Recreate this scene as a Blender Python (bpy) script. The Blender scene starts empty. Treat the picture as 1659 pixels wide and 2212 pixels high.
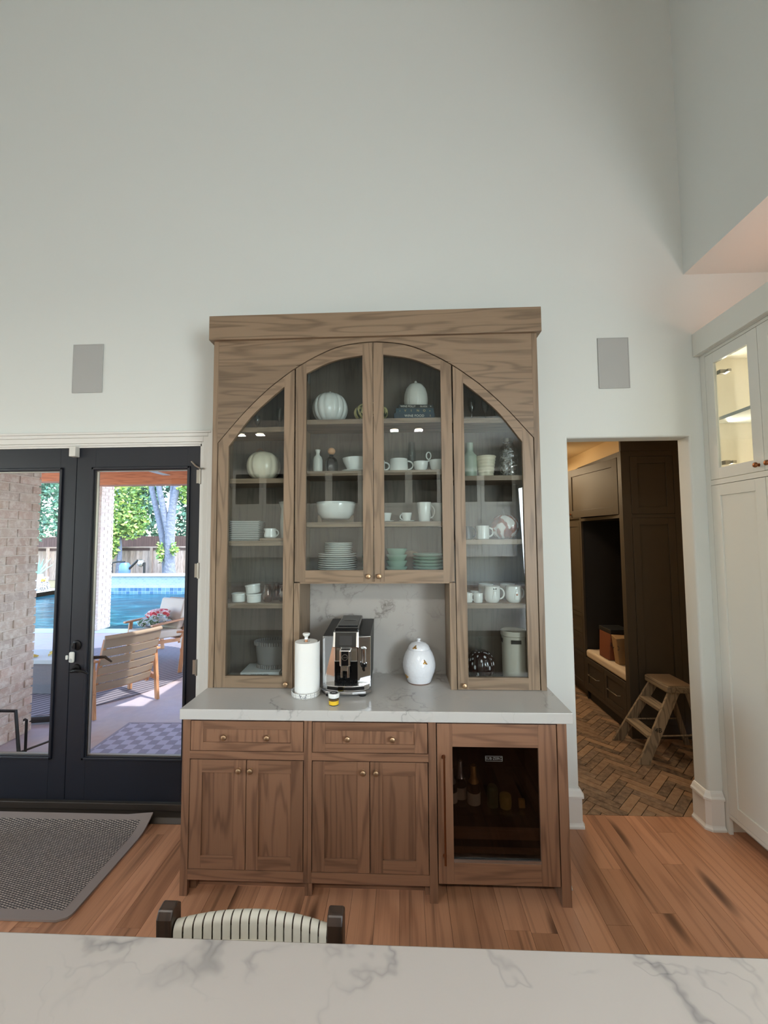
import bpy, bmesh, math, random
from math import sin, cos, pi, radians
from mathutils import Vector, Matrix
random.seed(7)
S = bpy.context.scene
COL = S.collection

# ------------------------------------------------------------------ camera
cd = bpy.data.cameras.new('camera')
cd.sensor_fit = 'VERTICAL'; cd.sensor_height = 36.0; cd.lens = 902.9 / 2212 * 36.0
cd.clip_start = 0.02; cd.clip_end = 300
cam = bpy.data.objects.new('camera', cd); COL.objects.link(cam)
YAW, PIT, ROL = 0.04233, 0.06088, -0.00660
fw0 = Vector((-sin(YAW), cos(YAW), 0)); r0 = Vector((cos(YAW), sin(YAW), 0)); u0 = Vector((0, 0, 1))
fw = cos(PIT) * fw0 + sin(PIT) * u0; up = -sin(PIT) * fw0 + cos(PIT) * u0
rr = cos(ROL) * r0 + sin(ROL) * up; uu = -sin(ROL) * r0 + cos(ROL) * up
cam.matrix_world = Matrix(((rr.x, uu.x, -fw.x, 0.1628), (rr.y, uu.y, -fw.y, -2.6812), (rr.z, uu.z, -fw.z, 1.7724), (0, 0, 0, 1)))
S.camera = cam

# ------------------------------------------------------------------ world, sun, exposure
S.view_settings.view_transform = 'Standard'; S.view_settings.look = 'None'
S.view_settings.exposure = 0.0; S.view_settings.gamma = 1.0; S.view_settings.use_curve_mapping = False
W = bpy.data.worlds.new('world'); S.world = W; W.use_nodes = True
wn = W.node_tree.nodes; wl = W.node_tree.links
sky = wn.new('ShaderNodeTexSky'); sky.sky_type = 'NISHITA'; sky.sun_disc = False
sky.sun_elevation = radians(55); sky.sun_rotation = radians(112); sky.air_density = 1.0; sky.dust_density = 1.0
wn['Background'].inputs['Strength'].default_value = 1.9
wl.new(sky.outputs[0], wn['Background'].inputs['Color'])
SUN_DIR = Vector((-0.50, 0.20, -0.84)).normalized()
sl = bpy.data.lights.new('sun', 'SUN'); sl.energy = 6.0; sl.color = (1.0, 0.95, 0.86); sl.angle = radians(0.6)
so = bpy.data.objects.new('sun', sl); COL.objects.link(so)
so.rotation_euler = SUN_DIR.to_track_quat('-Z', 'Y').to_euler()

def area(name, loc, target, sx, sy, energy, color=(1, 1, 1), spread=180):
    l = bpy.data.lights.new(name, 'AREA'); l.shape = 'RECTANGLE'; l.size = sx; l.size_y = sy
    l.energy = energy; l.color = color; l.spread = radians(spread)
    o = bpy.data.objects.new(name, l); COL.objects.link(o); o.location = loc
    o.rotation_euler = (Vector(target) - Vector(loc)).to_track_quat('-Z', 'Y').to_euler()
    return o
# daylight entering through the kitchen window on the right behind the camera and an unseen left-wall window added for its light
area('side_daylight', (2.66, -4.6, 1.85), (0, -3.6, 1.7), 1.9, 1.6, 168, (0.90, 0.97, 1.0))
area('side_daylight', (-5.93, -2.4, 1.6), (0, -2.5, 1.8), 1.7, 2.0, 40, (0.93, 0.98, 1.0))
try:
    S.cycles.use_adaptive_sampling = True
    S.cycles.max_bounces = 6; S.cycles.diffuse_bounces = 4; S.cycles.glossy_bounces = 3; S.cycles.adaptive_threshold = 0.03
    S.cycles.transparent_max_bounces = 14; S.cycles.caustics_reflective = False; S.cycles.caustics_refractive = False
    S.cycles.sample_clamp_indirect = 6.0
except Exception:
    pass

# ------------------------------------------------------------------ helpers: materials
def lin(c):
    return tuple(((v / 255) / 12.92 if v / 255 <= .04045 else ((v / 255 + .055) / 1.055) ** 2.4) for v in c)
class NT:
    def __init__(s, name):
        s.m = bpy.data.materials.new(name); s.m.use_nodes = True
        s.n = s.m.node_tree.nodes; s.l = s.m.node_tree.links
        s.b = s.n['Principled BSDF']; s.out = s.n['Material Output']
    def node(s, t, **kw):
        n = s.n.new(t)
        for k, v in kw.items(): setattr(n, k, v)
        return n
    def link(s, a, b): s.l.new(a, b)
    def val(s, sock, v):
        if hasattr(v, 'is_output') or isinstance(v, bpy.types.NodeSocket): s.l.new(v, sock)
        else: sock.default_value = v
    def math(s, op, a, b=0.0, c=None):
        n = s.node('ShaderNodeMath', operation=op); s.val(n.inputs[0], a); s.val(n.inputs[1], b)
        if c is not None: s.val(n.inputs[2], c)
        return n.outputs[0]
    def mapping(s, vec, scale, loc=(0, 0, 0), rot=(0, 0, 0)):
        n = s.node('ShaderNodeMapping'); s.link(vec, n.inputs[0]); n.inputs['Scale'].default_value = scale
        n.inputs['Location'].default_value = loc; n.inputs['Rotation'].default_value = rot
        return n.outputs[0]
    def noise(s, vec, scale=1.0, detail=2.0, rough=.5, dist=0.0, out=0):
        n = s.node('ShaderNodeTexNoise'); s.link(vec, n.inputs['Vector'])
        n.inputs['Scale'].default_value = scale; n.inputs['Detail'].default_value = detail
        n.inputs['Roughness'].default_value = rough; n.inputs['Distortion'].default_value = dist
        return n.outputs[out]
    def ramp(s, fac, stops, interp='LINEAR'):
        n = s.node('ShaderNodeValToRGB'); s.link(fac, n.inputs[0]); n.color_ramp.interpolation = interp
        e = n.color_ramp.elements
        while len(e) < len(stops): e.new(.5)
        for i, (p, c) in enumerate(stops):
            e[i].position = p; e[i].color = (*c, 1) if len(c) == 3 else c
        return n.outputs[0]
    def mix(s, f, a, b, mode='MIX'):
        n = s.node('ShaderNodeMix', data_type='RGBA', blend_type=mode)
        s.val(n.inputs[0], f)
        for k, v in ((6, a), (7, b)):
            if isinstance(v, tuple): n.inputs[k].default_value = (*v, 1) if len(v) == 3 else v
            else: s.link(v, n.inputs[k])
        return n.outputs[2]
    def bump(s, h, strength=.2, dist=.01):
        n = s.node('ShaderNodeBump'); s.link(h, n.inputs['Height']); n.inputs['Strength'].default_value = strength
        n.inputs['Distance'].default_value = dist; s.link(n.outputs[0], s.b.inputs['Normal'])
    def obj(s): return s.node('ShaderNodeTexCoord').outputs['Object']
    def gen(s): return s.node('ShaderNodeTexCoord').outputs['Generated']
    def attr(s, nm): return s.node('ShaderNodeAttribute', attribute_name=nm).outputs['Vector']
    def wpos(s): return s.node('ShaderNodeNewGeometry').outputs['Position']
    def set(s, **kw):
        for k, v in kw.items():
            s.val(s.b.inputs[k.replace('_', ' ')], (*v, 1) if isinstance(v, tuple) and len(v) == 3 else v)
        return s.m
def plain(name, rgb, rough=.5, metal=0.0, coat=0.0, bump=None):
    t = NT(name); t.set(Base_Color=lin(rgb), Roughness=rough, Metallic=metal, Coat_Weight=coat)
    if bump: t.bump(t.noise(t.obj(), bump[0], 3), bump[1], bump[2])
    return t.m
def emit(name, rgb, strength):
    t = NT(name); t.set(Base_Color=lin(rgb), Emission_Color=lin(rgb), Emission_Strength=strength); return t.m
def wood(name, light, dark, rings=9.0, contrast=.6, rough=.45, tint=0.0, pore=.25, knots=False, fine=1.6):
    t = NT(name); g = t.attr('gc')
    if tint:
        oi = t.node('ShaderNodeObjectInfo').outputs['Random']
    n1 = t.noise(t.mapping(g, (.8 * fine, 9 * fine, 9 * fine)), 1.0, 1.5, .45, .18)
    r = t.math('SINE', t.math('MULTIPLY', n1, rings * 6.283))
    r = t.math('MULTIPLY_ADD', r, .5, .5)
    r = t.math('POWER', r, 3.0)
    n2 = t.noise(t.mapping(g, (5, 150, 150)), 1.0, 3, .6)
    n3 = t.noise(t.mapping(g, (1.2, 3, 3)), 1.0, 2, .5)
    f = t.math('MULTIPLY_ADD', r, contrast, t.math('MULTIPLY', t.math('SUBTRACT', n2, .5), pore * 2))
    f = t.math('ADD', f, t.math('MULTIPLY', t.math('SUBTRACT', n3, .5), .5))
    c = t.ramp(f, [(0.0, lin(light)), (.95, lin(dark))])
    n4 = t.noise(t.mapping(g, (.05, .31, .31)), 1.0, 0.0)
    c = t.mix(1.0, c, t.ramp(n4, [(.3, (.80, .80, .80)), (.5, (.97, .97, .97)), (.7, (1, 1, 1))]), 'MULTIPLY')
    if knots:
        v = t.node('ShaderNodeTexVoronoi', feature='F1'); t.link(t.mapping(g, (1.1, 5.5, 1)), v.inputs['Vector']); v.inputs['Scale'].default_value = 1.0
        k = t.ramp(v.outputs['Distance'], [(0.0, (.9, .9, .9)), (.10, (.6, .6, .6)), (.19, (0, 0, 0))])
        c = t.mix(k, c, lin(tuple(int(x * .35) for x in dark)))
        st = t.noise(t.mapping(g, (.7, 30, 30)), 1.0, 2, .5)
        stf = t.ramp(st, [(.60, (0, 0, 0)), (.72, (.45, .45, .45))])
        c = t.mix(stf, c, lin(tuple(int(x * .5) for x in dark)))
    if tint:
        lo = 1 - tint; hi = 1 + tint * .4
        tc = t.ramp(oi, [(0, (lo, lo * .96, lo * .9)), (.35, (.95, .95, .95)), (.7, (1, 1, 1)), (1, (min(1, hi), .97, .9))])
        c = t.mix(1.0, c, tc, 'MULTIPLY')
    t.set(Base_Color=c, Roughness=rough)
    t.bump(n2, .08, .002)
    return t.m
def marble(name, base=(196, 193, 188), vein=(120, 118, 115), scale=1.0, seed=0.0, amount=1.0):
    t = NT(name); p = t.mapping(t.wpos(), (scale, scale, scale), (seed, seed * .7, seed * 1.3), (.4, .3, .5))
    w = t.noise(p, 2.2, 5, .6, 0, 1)
    off = t.node('ShaderNodeVectorMath', operation='SCALE'); t.link(w, off.inputs[0]); off.inputs['Scale'].default_value = .55
    ad = t.node('ShaderNodeVectorMath', operation='ADD'); t.link(p, ad.inputs[0]); t.link(off.outputs[0], ad.inputs[1])
    v1 = t.noise(ad.outputs[0], 1.9, 2.5, .5)
    d1 = t.math('ABSOLUTE', t.math('SUBTRACT', v1, .5))
    m1 = t.ramp(d1, [(0, (1, 1, 1)), (.004, (.6, .6, .6)), (.012, (.12, .12, .12)), (.03, (0, 0, 0))])
    v2 = t.noise(t.mapping(ad.outputs[0], (1.9, 3.2, 1.9), (3, 1, 5)), 1.0, 3, .6)
    d2 = t.math('ABSOLUTE', t.math('SUBTRACT', v2, .47))
    m2 = t.ramp(d2, [(0, (.6, .6, .6)), (.01, (0, 0, 0))])
    msk = t.ramp(t.noise(p, 2.6, 2, .5), [(.40, (0, 0, 0)), (.55, (1, 1, 1))])
    cl = t.noise(p, 1.1, 5, .6)
    c = t.mix(t.math('MULTIPLY', cl, .55), lin(base), lin(tuple(int(b * .88) for b in base)))
    m = t.math('MULTIPLY', t.math('ADD', t.math('MULTIPLY', m1, .8), t.math('MULTIPLY', m2, .5)), msk)
    c = t.mix(t.math('MULTIPLY', m, .75 * amount), c, lin(vein))
    t.set(Base_Color=c, Roughness=.22, IOR=1.45)
    return t.m
def clearglass(name, tint=(255, 255, 255), base=.05, rough=0.0, power=5.0, gain=1.0):
    t = NT(name); t.n.remove(t.b)
    tr = t.node('ShaderNodeBsdfTransparent'); tr.inputs[0].default_value = (*lin(tint), 1)
    gl = t.node('ShaderNodeBsdfGlossy'); gl.inputs['Roughness'].default_value = rough
    lw = t.node('ShaderNodeLayerWeight'); lw.inputs['Blend'].default_value = .5
    f = t.math('MULTIPLY_ADD', t.math('POWER', lw.outputs['Facing'], power), gain * (1 - base), base)
    mx = t.node('ShaderNodeMixShader'); t.link(f, mx.inputs[0]); t.link(tr.outputs[0], mx.inputs[1]); t.link(gl.outputs[0], mx.inputs[2])
    t.link(mx.outputs[0], t.out.inputs[0]); return t.m

M = {}
t = NT('wall_paint'); t.set(Base_Color=lin((220, 225, 222)), Roughness=.85); t.bump(t.noise(t.wpos(), 60, 3), .04, .003); M['wall'] = t.m
M['white_trim'] = plain('white_trim', (226, 226, 222), .4)
M['cab_white'] = plain('cabinet_white_paint', (224, 225, 218), .42)
M['cab_inside'] = plain('cabinet_interior_cream', (240, 232, 214), .6)
M['oak'] = wood('oak_stained', (140, 119, 97), (96, 79, 62), 5.5, .55, .45, 0, .4)
M['oak_base'] = wood('oak_stained_lower', (140, 103, 79), (94, 66, 50), 5.5, .55, .42, 0, .4)
M['oak_shaded'] = wood('oak_interior_shaded', (104, 93, 82), (68, 60, 52), 6, .4, .5, 0, .4)  # same oak darkened, shade inside the hutch put into the back panel colour
M['floor_wood'] = wood('floor_plank_wood', (206, 152, 118), (146, 98, 72), 5, .38, .34, .3, .3, True, 1.0)
M['floor_base'] = plain('subfloor', (70, 45, 32), .7)
M['marble'] = marble('quartzite_counter', seed=0.0)
M['marble_isl'] = marble('quartzite_island', (190, 182, 175), (104, 104, 106), .8, 4.3, 1.0)
M['marble_bs'] = marble('quartzite_backsplash', (176, 173, 168), (98, 94, 90), 1.2, 9.1, 1.1)
M['brass'] = plain('antique_brass', (186, 156, 124), .42, 1.0)
M['copper'] = plain('bronze_pull', (150, 100, 68), .35, 1.0)
M['black_door'] = plain('blue_black_paint', (22, 26, 36), .4)
M['bronze_sill'] = plain('dark_bronze_sill', (62, 54, 47), .45, .3)
M['black_metal'] = plain('black_metal', (28, 28, 30), .4, .6)
M['chrome'] = plain('chrome', (225, 226, 228), .06, 1.0)
M['steel'] = plain('brushed_steel', (190, 190, 192), .3, 1.0)
M['nickel'] = plain('satin_nickel', (170, 165, 156), .35, 1.0)
M['black_gloss'] = plain('black_gloss_plastic', (10, 10, 12), .12)
M['black_matte'] = plain('black_matte_plastic', (26, 27, 28), .45)
M['screen'] = plain('dark_screen', (34, 35, 38), .1)
M['porcelain'] = plain('white_porcelain', (228, 230, 226), .18, 0, .3)
M['stoneware'] = plain('white_stoneware', (216, 216, 208), .38, 0, 0, (90, .12, .004))
M['cream'] = plain('cream_glaze', (222, 213, 190), .28, 0, .2)
M['crock'] = plain('cream_crock_glaze', (200, 192, 178), .3, 0, .2)
M['sage'] = plain('sage_glaze', (168, 180, 164), .35)
M['celadon'] = plain('celadon_green_glaze', (146, 176, 158), .2, 0, .4)
M['amber_glass'] = clearglass('amber_glass', (214, 176, 140), .12, .02, 2.5, .7)
M['smoke_glass'] = clearglass('smoke_green_glass', (96, 104, 96), .1, .02, 3, .7)
M['glassware'] = clearglass('clear_glassware', (236, 240, 240), .06, .01, 2.2, .7)
M['pane'] = clearglass('cabinet_glass', (240, 244, 244), .05, 0.0)
M['door_pane'] = clearglass('door_glass', (250, 252, 252), .03, 0.0)
M['fridge_glass'] = clearglass('tinted_fridge_glass', (190, 182, 176), .05, 0.0)
M['paper'] = plain('paper_towel', (236, 236, 232), .9, 0, 0, (140, .25, .004))
M['rope'] = plain('rope_taupe', (170, 152, 136), .8, 0, 0, (200, .4, .004))
M['teak'] = wood('teak_frame', (214, 158, 118), (160, 104, 72), 6, .5, .5)
M['walnut'] = wood('dark_walnut', (62, 46, 36), (34, 25, 20), 6, .5, .35)
M['strap'] = plain('cream_leather_strap', (214, 211, 198), .55, 0, 0, (60, .1, .003))
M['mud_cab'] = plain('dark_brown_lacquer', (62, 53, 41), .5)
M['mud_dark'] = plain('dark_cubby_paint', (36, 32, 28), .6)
M['mud_wall'] = plain('warm_plaster', (222, 200, 160), .8)
M['cushion'] = plain('cream_bench_cushion', (206, 186, 160), .85, 0, 0, (220, .3, .003))
M['leather'] = plain('brown_leather', (120, 66, 40), .5)
M['kraft'] = plain('kraft_paper', (150, 118, 80), .8)
M['ladder'] = wood('weathered_ladder_wood', (150, 132, 108), (88, 74, 60), 8, .6, .7)
M['cord'] = plain('white_plastic', (214, 214, 208), .4)
M['grille'] = plain('speaker_grille', (178, 180, 178), .7, 0, 0, (900, .5, .002))
M['led'] = emit('led_strip', (255, 240, 220), 10.0)
M['can'] = emit('recessed_lamp', (255, 236, 210), 14.0)
M['wine'] = plain('bottle_glass_dark', (22, 24, 20), .12)
M['label_w'] = plain('bottle_label', (214, 208, 196), .6)
M['yellow'] = plain('yellow_label', (226, 186, 44), .45)
M['gold'] = plain('gold_foil', (190, 150, 90), .35, .8)

# ------------------------------------------------------------------ helpers: mesh building
class MB:
    def __init__(s): s.v = []; s.f = []; s.mi = []; s.g = []; s.sm = []
    def _add(s, vs, fs, g, mat, smooth=False, seed=None):
        o = len(s.v); r = random.random if seed is None else random.Random(seed).random
        off = (r() * 20, r() * 20, r() * 20)
        ax = {'x': (0, 1, 2), 'y': (1, 0, 2), 'z': (2, 0, 1)}[g]
        for p in vs:
            s.v.append(tuple(p)); s.g.append((p[ax[0]] + off[0], p[ax[1]] + off[1], p[ax[2]] + off[2]))
        for f in fs: s.f.append(tuple(i + o for i in f)); s.mi.append(mat); s.sm.append(smooth)
        return s
    def box(s, x0, x1, y0, y1, z0, z1, g='z', mat=0):
        vs = [(x, y, z) for z in (z0, z1) for y in (y0, y1) for x in (x0, x1)]
        return s._add(vs, [(0, 2, 3, 1), (4, 5, 7, 6), (0, 1, 5, 4), (2, 6, 7, 3), (0, 4, 6, 2), (1, 3, 7, 5)], g, mat)
    def hexa(s, vs, g='z', mat=0):   # 8 corners: bottom 4 (ccw from above), top 4
        return s._add(vs, [(3, 2, 1, 0), (4, 5, 6, 7), (0, 1, 5, 4), (1, 2, 6, 5), (2, 3, 7, 6), (3, 0, 4, 7)], g, mat)
    def prism(s, pts, a0, a1, plane='xz', g='x', mat=0):
        n = len(pts)
        mk = {'xz': lambda p, a: (p[0], a, p[1]), 'xy': lambda p, a: (p[0], p[1], a), 'yz': lambda p, a: (a, p[0], p[1])}[plane]
        vs = [mk(p, a0) for p in pts] + [mk(p, a1) for p in pts]
        fs = [tuple(range(n)), tuple(range(2 * n - 1, n - 1, -1))] + [(i, i + n, (i + 1) % n + n, (i + 1) % n) for i in range(n)]
        return s._add(vs, fs, g, mat)
    def strip(s, A, B, y0, y1, g='x', mat=0):   # solid between two equal-length xz polylines
        n = len(A)
        vs = [(p[0], y0, p[1]) for p in A] + [(p[0], y0, p[1]) for p in B] + [(p[0], y1, p[1]) for p in A] + [(p[0], y1, p[1]) for p in B]
        fs = []
        for i in range(n - 1):
            fs += [(i, i + 1, n + i + 1, n + i), (2 * n + i, 3 * n + i, 3 * n + i + 1, 2 * n + i + 1),
                   (i, 2 * n + i, 2 * n + i + 1, i + 1), (n + i, n + i + 1, 3 * n + i + 1, 3 * n + i)]
        fs += [(0, n, 3 * n, 2 * n), (n - 1, 3 * n - 1, 4 * n - 1, 2 * n - 1)]
        return s._add(vs, fs, g, mat)
    def lathe(s, prof, c=(0, 0, 0), n=32, mod=None, mat=0, axis='z', sq=1.0):
        vs = []; fs = []; rows = []
        for (r, z) in prof:
            if r < 1e-6: rows.append([len(vs)]); vs.append((0, 0, z))
            else:
                row = []
                for k in range(n):
                    a = 2 * pi * k / n; q = r * (mod(a, z) if mod else 1)
                    row.append(len(vs)); vs.append((q * cos(a), q * sin(a) * sq, z))
                rows.append(row)
        for A, B in zip(rows, rows[1:]):
            for k in range(n):
                k2 = (k + 1) % n
                if len(A) == 1 and len(B) == 1: continue
                if len(A) == 1: fs.append((A[0], B[k2], B[k]))
                elif len(B) == 1: fs.append((A[k], A[k2], B[0]))
                else: fs.append((A[k], A[k2], B[k2], B[k]))
        if axis == 'y': vs = [(x, -z, y) for x, y, z in vs]
        if axis == 'x': vs = [(z, x, y) for x, y, z in vs]
        vs = [(x + c[0], y + c[1], z + c[2]) for x, y, z in vs]
        return s._add(vs, fs, 'z', mat, True)
    def tube(s, pts, r, n=8, mat=0, closed=False, sq=None, g='z'):
        P = [Vector(p) for p in pts]; m = len(P); vs = []; fs = []
        rad = r if isinstance(r, (list, tuple)) else [r] * m
        N = None
        for i in range(m):
            a = P[(i - 1) % m] if (closed or i > 0) else P[i]; b = P[(i + 1) % m] if (closed or i < m - 1) else P[i]
            T = (b - a).normalized()
            if N is None:
                N = T.orthogonal().normalized()
                if abs(T.z) < .9: N = (Vector((0, 0, 1)) - T * T.z).normalized()
            else: N = (N - T * N.dot(T)).normalized()
            Bn = T.cross(N)
            for k in range(n):
                ang = 2 * pi * (k + (.5 if n == 4 else 0)) / n
                w = cos(ang) * N + sin(ang) * Bn * (sq or 1)
                vs.append(P[i] + rad[i] * w)
        seg = m if closed else m - 1
        for i in range(seg):
            for k in range(n):
                a = i * n; b = ((i + 1) % m) * n
                fs.append((a + k, a + (k + 1) % n, b + (k + 1) % n, b + k))
        if not closed: fs += [tuple(range(n - 1, -1, -1)), tuple(range((m - 1) * n, m * n))]
        return s._add(vs, fs, g, mat, n > 5)
    def xform(s, mtx):
        s.v = [tuple(mtx @ Vector(p)) for p in s.v]; return s
    def build(s, name, mats, parent=None, org=(0, 0, 0), loc=None, bevel=0, sharp=38, seg=2):
        me = bpy.data.meshes.new(name)
        me.from_pydata([(x - org[0], y - org[1], z - org[2]) for x, y, z in s.v], [], s.f)
        if not isinstance(mats, (list, tuple)): mats = [mats]
        for m_ in mats: me.materials.append(M[m_] if isinstance(m_, str) else m_)
        me.polygons.foreach_set('material_index', s.mi); me.polygons.foreach_set('use_smooth', s.sm)
        at = me.attributes.new('gc', 'FLOAT_VECTOR', 'POINT')
        at.data.foreach_set('vector', [c for g in s.g for c in g])
        bm = bmesh.new(); bm.from_mesh(me); bmesh.ops.recalc_face_normals(bm, faces=bm.faces); bm.to_mesh(me); bm.free()
        if any(s.sm):
            try: me.set_sharp_from_angle(angle=radians(sharp))
            except Exception: pass
        o = bpy.data.objects.new(name, me); COL.objects.link(o)
        if parent: o.parent = parent
        if loc: o.location = loc
        if bevel:
            b = o.modifiers.new('bevel', 'BEVEL'); b.width = bevel; b.segments = seg; b.limit_method = 'ANGLE'; b.angle_limit = radians(50)
        return o
def tag(o, label=None, cat=None, group=None, kind=None):
    if label: o['label'] = label
    if cat: o['category'] = cat
    if group: o['group'] = group
    if kind: o['kind'] = kind
    return o
def empty(name, loc, label, cat, group=None, rz=0):
    o = bpy.data.objects.new(name, None); COL.objects.link(o); o.location = loc; o.rotation_euler = (0, 0, rz)
    o.empty_display_size = .05
    return tag(o, label, cat, group)
def struct(o): return tag(o, kind='structure')
def text_mesh(name, body, size, mat, mtx, parent=None, depth=.0006, align='CENTER', shear=0, spacing=1.0):
    cu = bpy.data.curves.new(name, 'FONT'); cu.body = body; cu.size = size; cu.extrude = depth; cu.align_x = align; cu.align_y = 'CENTER'
    cu.shear = shear; cu.space_character = spacing
    tmp = bpy.data.objects.new(name + '_tmp', cu); COL.objects.link(tmp)
    dg = bpy.context.evaluated_depsgraph_get(); me = bpy.data.meshes.new_from_object(tmp.evaluated_get(dg))
    bpy.data.objects.remove(tmp); bpy.data.curves.remove(cu)
    me.materials.clear(); me.materials.append(M[mat] if isinstance(mat, str) else mat); me.transform(mtx)
    o = bpy.data.objects.new(name, me); COL.objects.link(o)
    if parent: o.parent = parent
    return o
FRONT = Matrix.Rotation(pi / 2, 4, 'X')    # text in xz plane facing -Y
ORD = ['lowest', 'second', 'third', 'fourth', 'fifth', 'sixth', 'seventh', 'eighth', 'ninth', 'tenth', 'eleventh', 'twelfth', 'thirteenth']

WY = 0.035      # front face of the back wall
WB = 0.150      # mudroom / patio side of the back wall

# ================================================================== STRUCTURE
def cell_wall(name, xs, zs, holes, y0, y1, mat, bullnose=None):
    bm = bmesh.new(); vc = {}
    def V(x, y, z):
        k = (round(x, 4), round(y, 4), round(z, 4))
        if k not in vc: vc[k] = bm.verts.new(k)
        return vc[k]
    solid = {(i, k) for i in range(len(xs) - 1) for k in range(len(zs) - 1) if (i, k) not in holes}
    for (i, k) in solid:
        a, b, c, d = xs[i], xs[i + 1], zs[k], zs[k + 1]
        bm.faces.new([V(a, y0, c), V(b, y0, c), V(b, y0, d), V(a, y0, d)])
        bm.faces.new([V(a, y1, d), V(b, y1, d), V(b, y1, c), V(a, y1, c)])
        for (di, dk, p, q) in ((-1, 0, (a, c), (a, d)), (1, 0, (b, d), (b, c)), (0, -1, (b, c), (a, c)), (0, 1, (a, d), (b, d))):
            if (i + di, k + dk) not in solid:
                bm.faces.new([V(p[0], y0, p[1]), V(p[0], y1, p[1]), V(q[0], y1, q[1]), V(q[0], y0, q[1])])
    bmesh.ops.recalc_face_normals(bm, faces=bm.faces)
    if bullnose:
        bx0, bx1, bz, rad = bullnose
        es = []
        for e in bm.edges:
            p, q = e.verts[0].co, e.verts[1].co
            if abs(p.y - y0) > 1e-4 or abs(q.y - y0) > 1e-4: continue
            if p.z > bz + 1e-4 or q.z > bz + 1e-4: continue
            if (abs(p.x - bx0) < 1e-4 and abs(q.x - bx0) < 1e-4) or (abs(p.x - bx1) < 1e-4 and abs(q.x - bx1) < 1e-4) or \
               (abs(p.z - bz) < 1e-4 and abs(q.z - bz) < 1e-4 and min(p.x, q.x) >= bx0 - 1e-4 and max(p.x, q.x) <= bx1 + 1e-4):
                es.append(e)
        bmesh.ops.bevel(bm, geom=es, offset=rad, segments=5, profile=.5, affect='EDGES')
    me = bpy.data.meshes.new(name); bm.to_mesh(me); bm.free(); me.materials.append(M[mat])
    if bullnose:
        me.polygons.foreach_set('use_smooth', [True] * len(me.polygons)); me.set_sharp_from_angle(angle=radians(30))
    o = bpy.data.objects.new(name, me); COL.objects.link(o); return struct(o)

DX0, DX1, DZ = 1.238, 2.003, 2.405       # cased opening to the mudroom
FX0, FX1, FZ = -2.925, -1.168, 2.405     # french door opening
cell_wall('wall_back', [-6.12, FX0, FX1, DX0, DX1, 2.95], [0, DZ, 6.1], {(1, 0), (3, 0)}, WY, WB, 'wall', (DX0, DX1, DZ, .016))
def slab(name, x0, x1, y0, y1, z0, z1, mat='wall', g='x'):
    return struct(MB().box(x0, x1, y0, y1, z0, z1, g).build(name, mat))
slab('wall_upper_right', 2.018, 2.72, -3.7, WY, 3.475, 6.1)
slab('ceiling', -6.12, 2.018, -3.7, WY, 6.1, 6.2)
slab('ceiling_low', -6.12, 2.85, -6.2, -3.7, 3.475, 3.6)
slab('wall_upper_rear', -6.12, 2.018, -3.8, -3.7, 3.6, 6.1)
# left wall with one window opening added for light, plain rear wall
def yz_wall(name, x0, x1, ys, zs, holes, mat):
    m = MB()
    for i in range(len(ys) - 1):
        for k in range(len(zs) - 1):
            if (i, k) not in holes: m.box(x0, x1, ys[i], ys[i + 1], zs[k], zs[k + 1])
    return struct(m.build(name, mat))
m = MB()
m.box(-6.12, 2.85, -6.2, -6.08, 0, 3.475)
struct(m.build('wall_rear', 'wall'))
def window(name, ax, p, a0, a1, z0, z1):
    m = MB(); w = .06
    for (a, b, c, d) in ((a0, a1, z0, z0 + w), (a0, a1, z1 - w, z1), (a0, a0 + w, z0 + w, z1 - w), (a1 - w, a1, z0 + w, z1 - w), ((a0 + a1) / 2 - .02, (a0 + a1) / 2 + .02, z0 + w, z1 - w)):
        if ax == 'x': m.box(p, p + .05, a, b, c, d)
        else: m.box(a, b, p, p + .05, c, d)
    o = struct(m.build(name, 'white_trim'))
    g = MB()
    if ax == 'x': g.box(p + .015, p + .02, a0 + w, a1 - w, z0 + w, z1 - w)
    else: g.box(a0 + w, a1 - w, p + .015, p + .02, z0 + w, z1 - w)
    g.build('pane', 'door_pane', o)
yz_wall('wall_left', -6.12, -6.0, [-6.2, -3.3, -1.5, WY], [0, .55, 2.65, 6.1], {(1, 1)}, 'wall'); window('window_added', 'x', -6.1, -3.3, -1.5, .55, 2.65)  # left window is added, to brighten the upper right wall and white cabinets
yz_wall('wall_right', 2.72, 2.85, [-6.2, -5.6, -3.6, WY], [0, 1.0, 2.7, 3.475], {(1, 1)}, 'wall')
window('window_1', 'x', 2.76, -5.6, -3.6, 1.0, 2.7)

# ---- timber floor: every plank in view a piece of its own
m = MB(); m.box(-6.1, 2.8, -6.1, WY, -.08, -.014, 'y'); m.box(DX0, DX1, WY, WB, -.08, -.014, 'y'); m.box(FX0, FX1, WY, WB, -.08, -.014, 'y')
m.box(-6.1, 2.8, -6.1, -2.3, -.014, -.0006, 'y', 1)
floor = struct(m.build('floor', ['floor_base', 'floor_wood']))
rnd = random.Random(11); PW = .118; x = -3.05
while x < 2.72:
    y = -2.3 - rnd.random() * .0; first = True
    yend = .147 if (x > DX0 - .05 and x + PW < DX1 + .06) else WY
    while y < yend - .01:
        L = rnd.uniform(.55, 1.7) * (rnd.random() if first else 1) + .15; first = False
        y2 = min(y + L, yend)
        if yend - y2 < .12: y2 = yend
        MB().box(x + .0006, x + PW - .0006, y + .0006, y2 - .0006, -.014, rnd.uniform(-.0006, 0), 'y').build('plank', 'floor_wood', floor)
        y = y2
    x += PW

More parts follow.
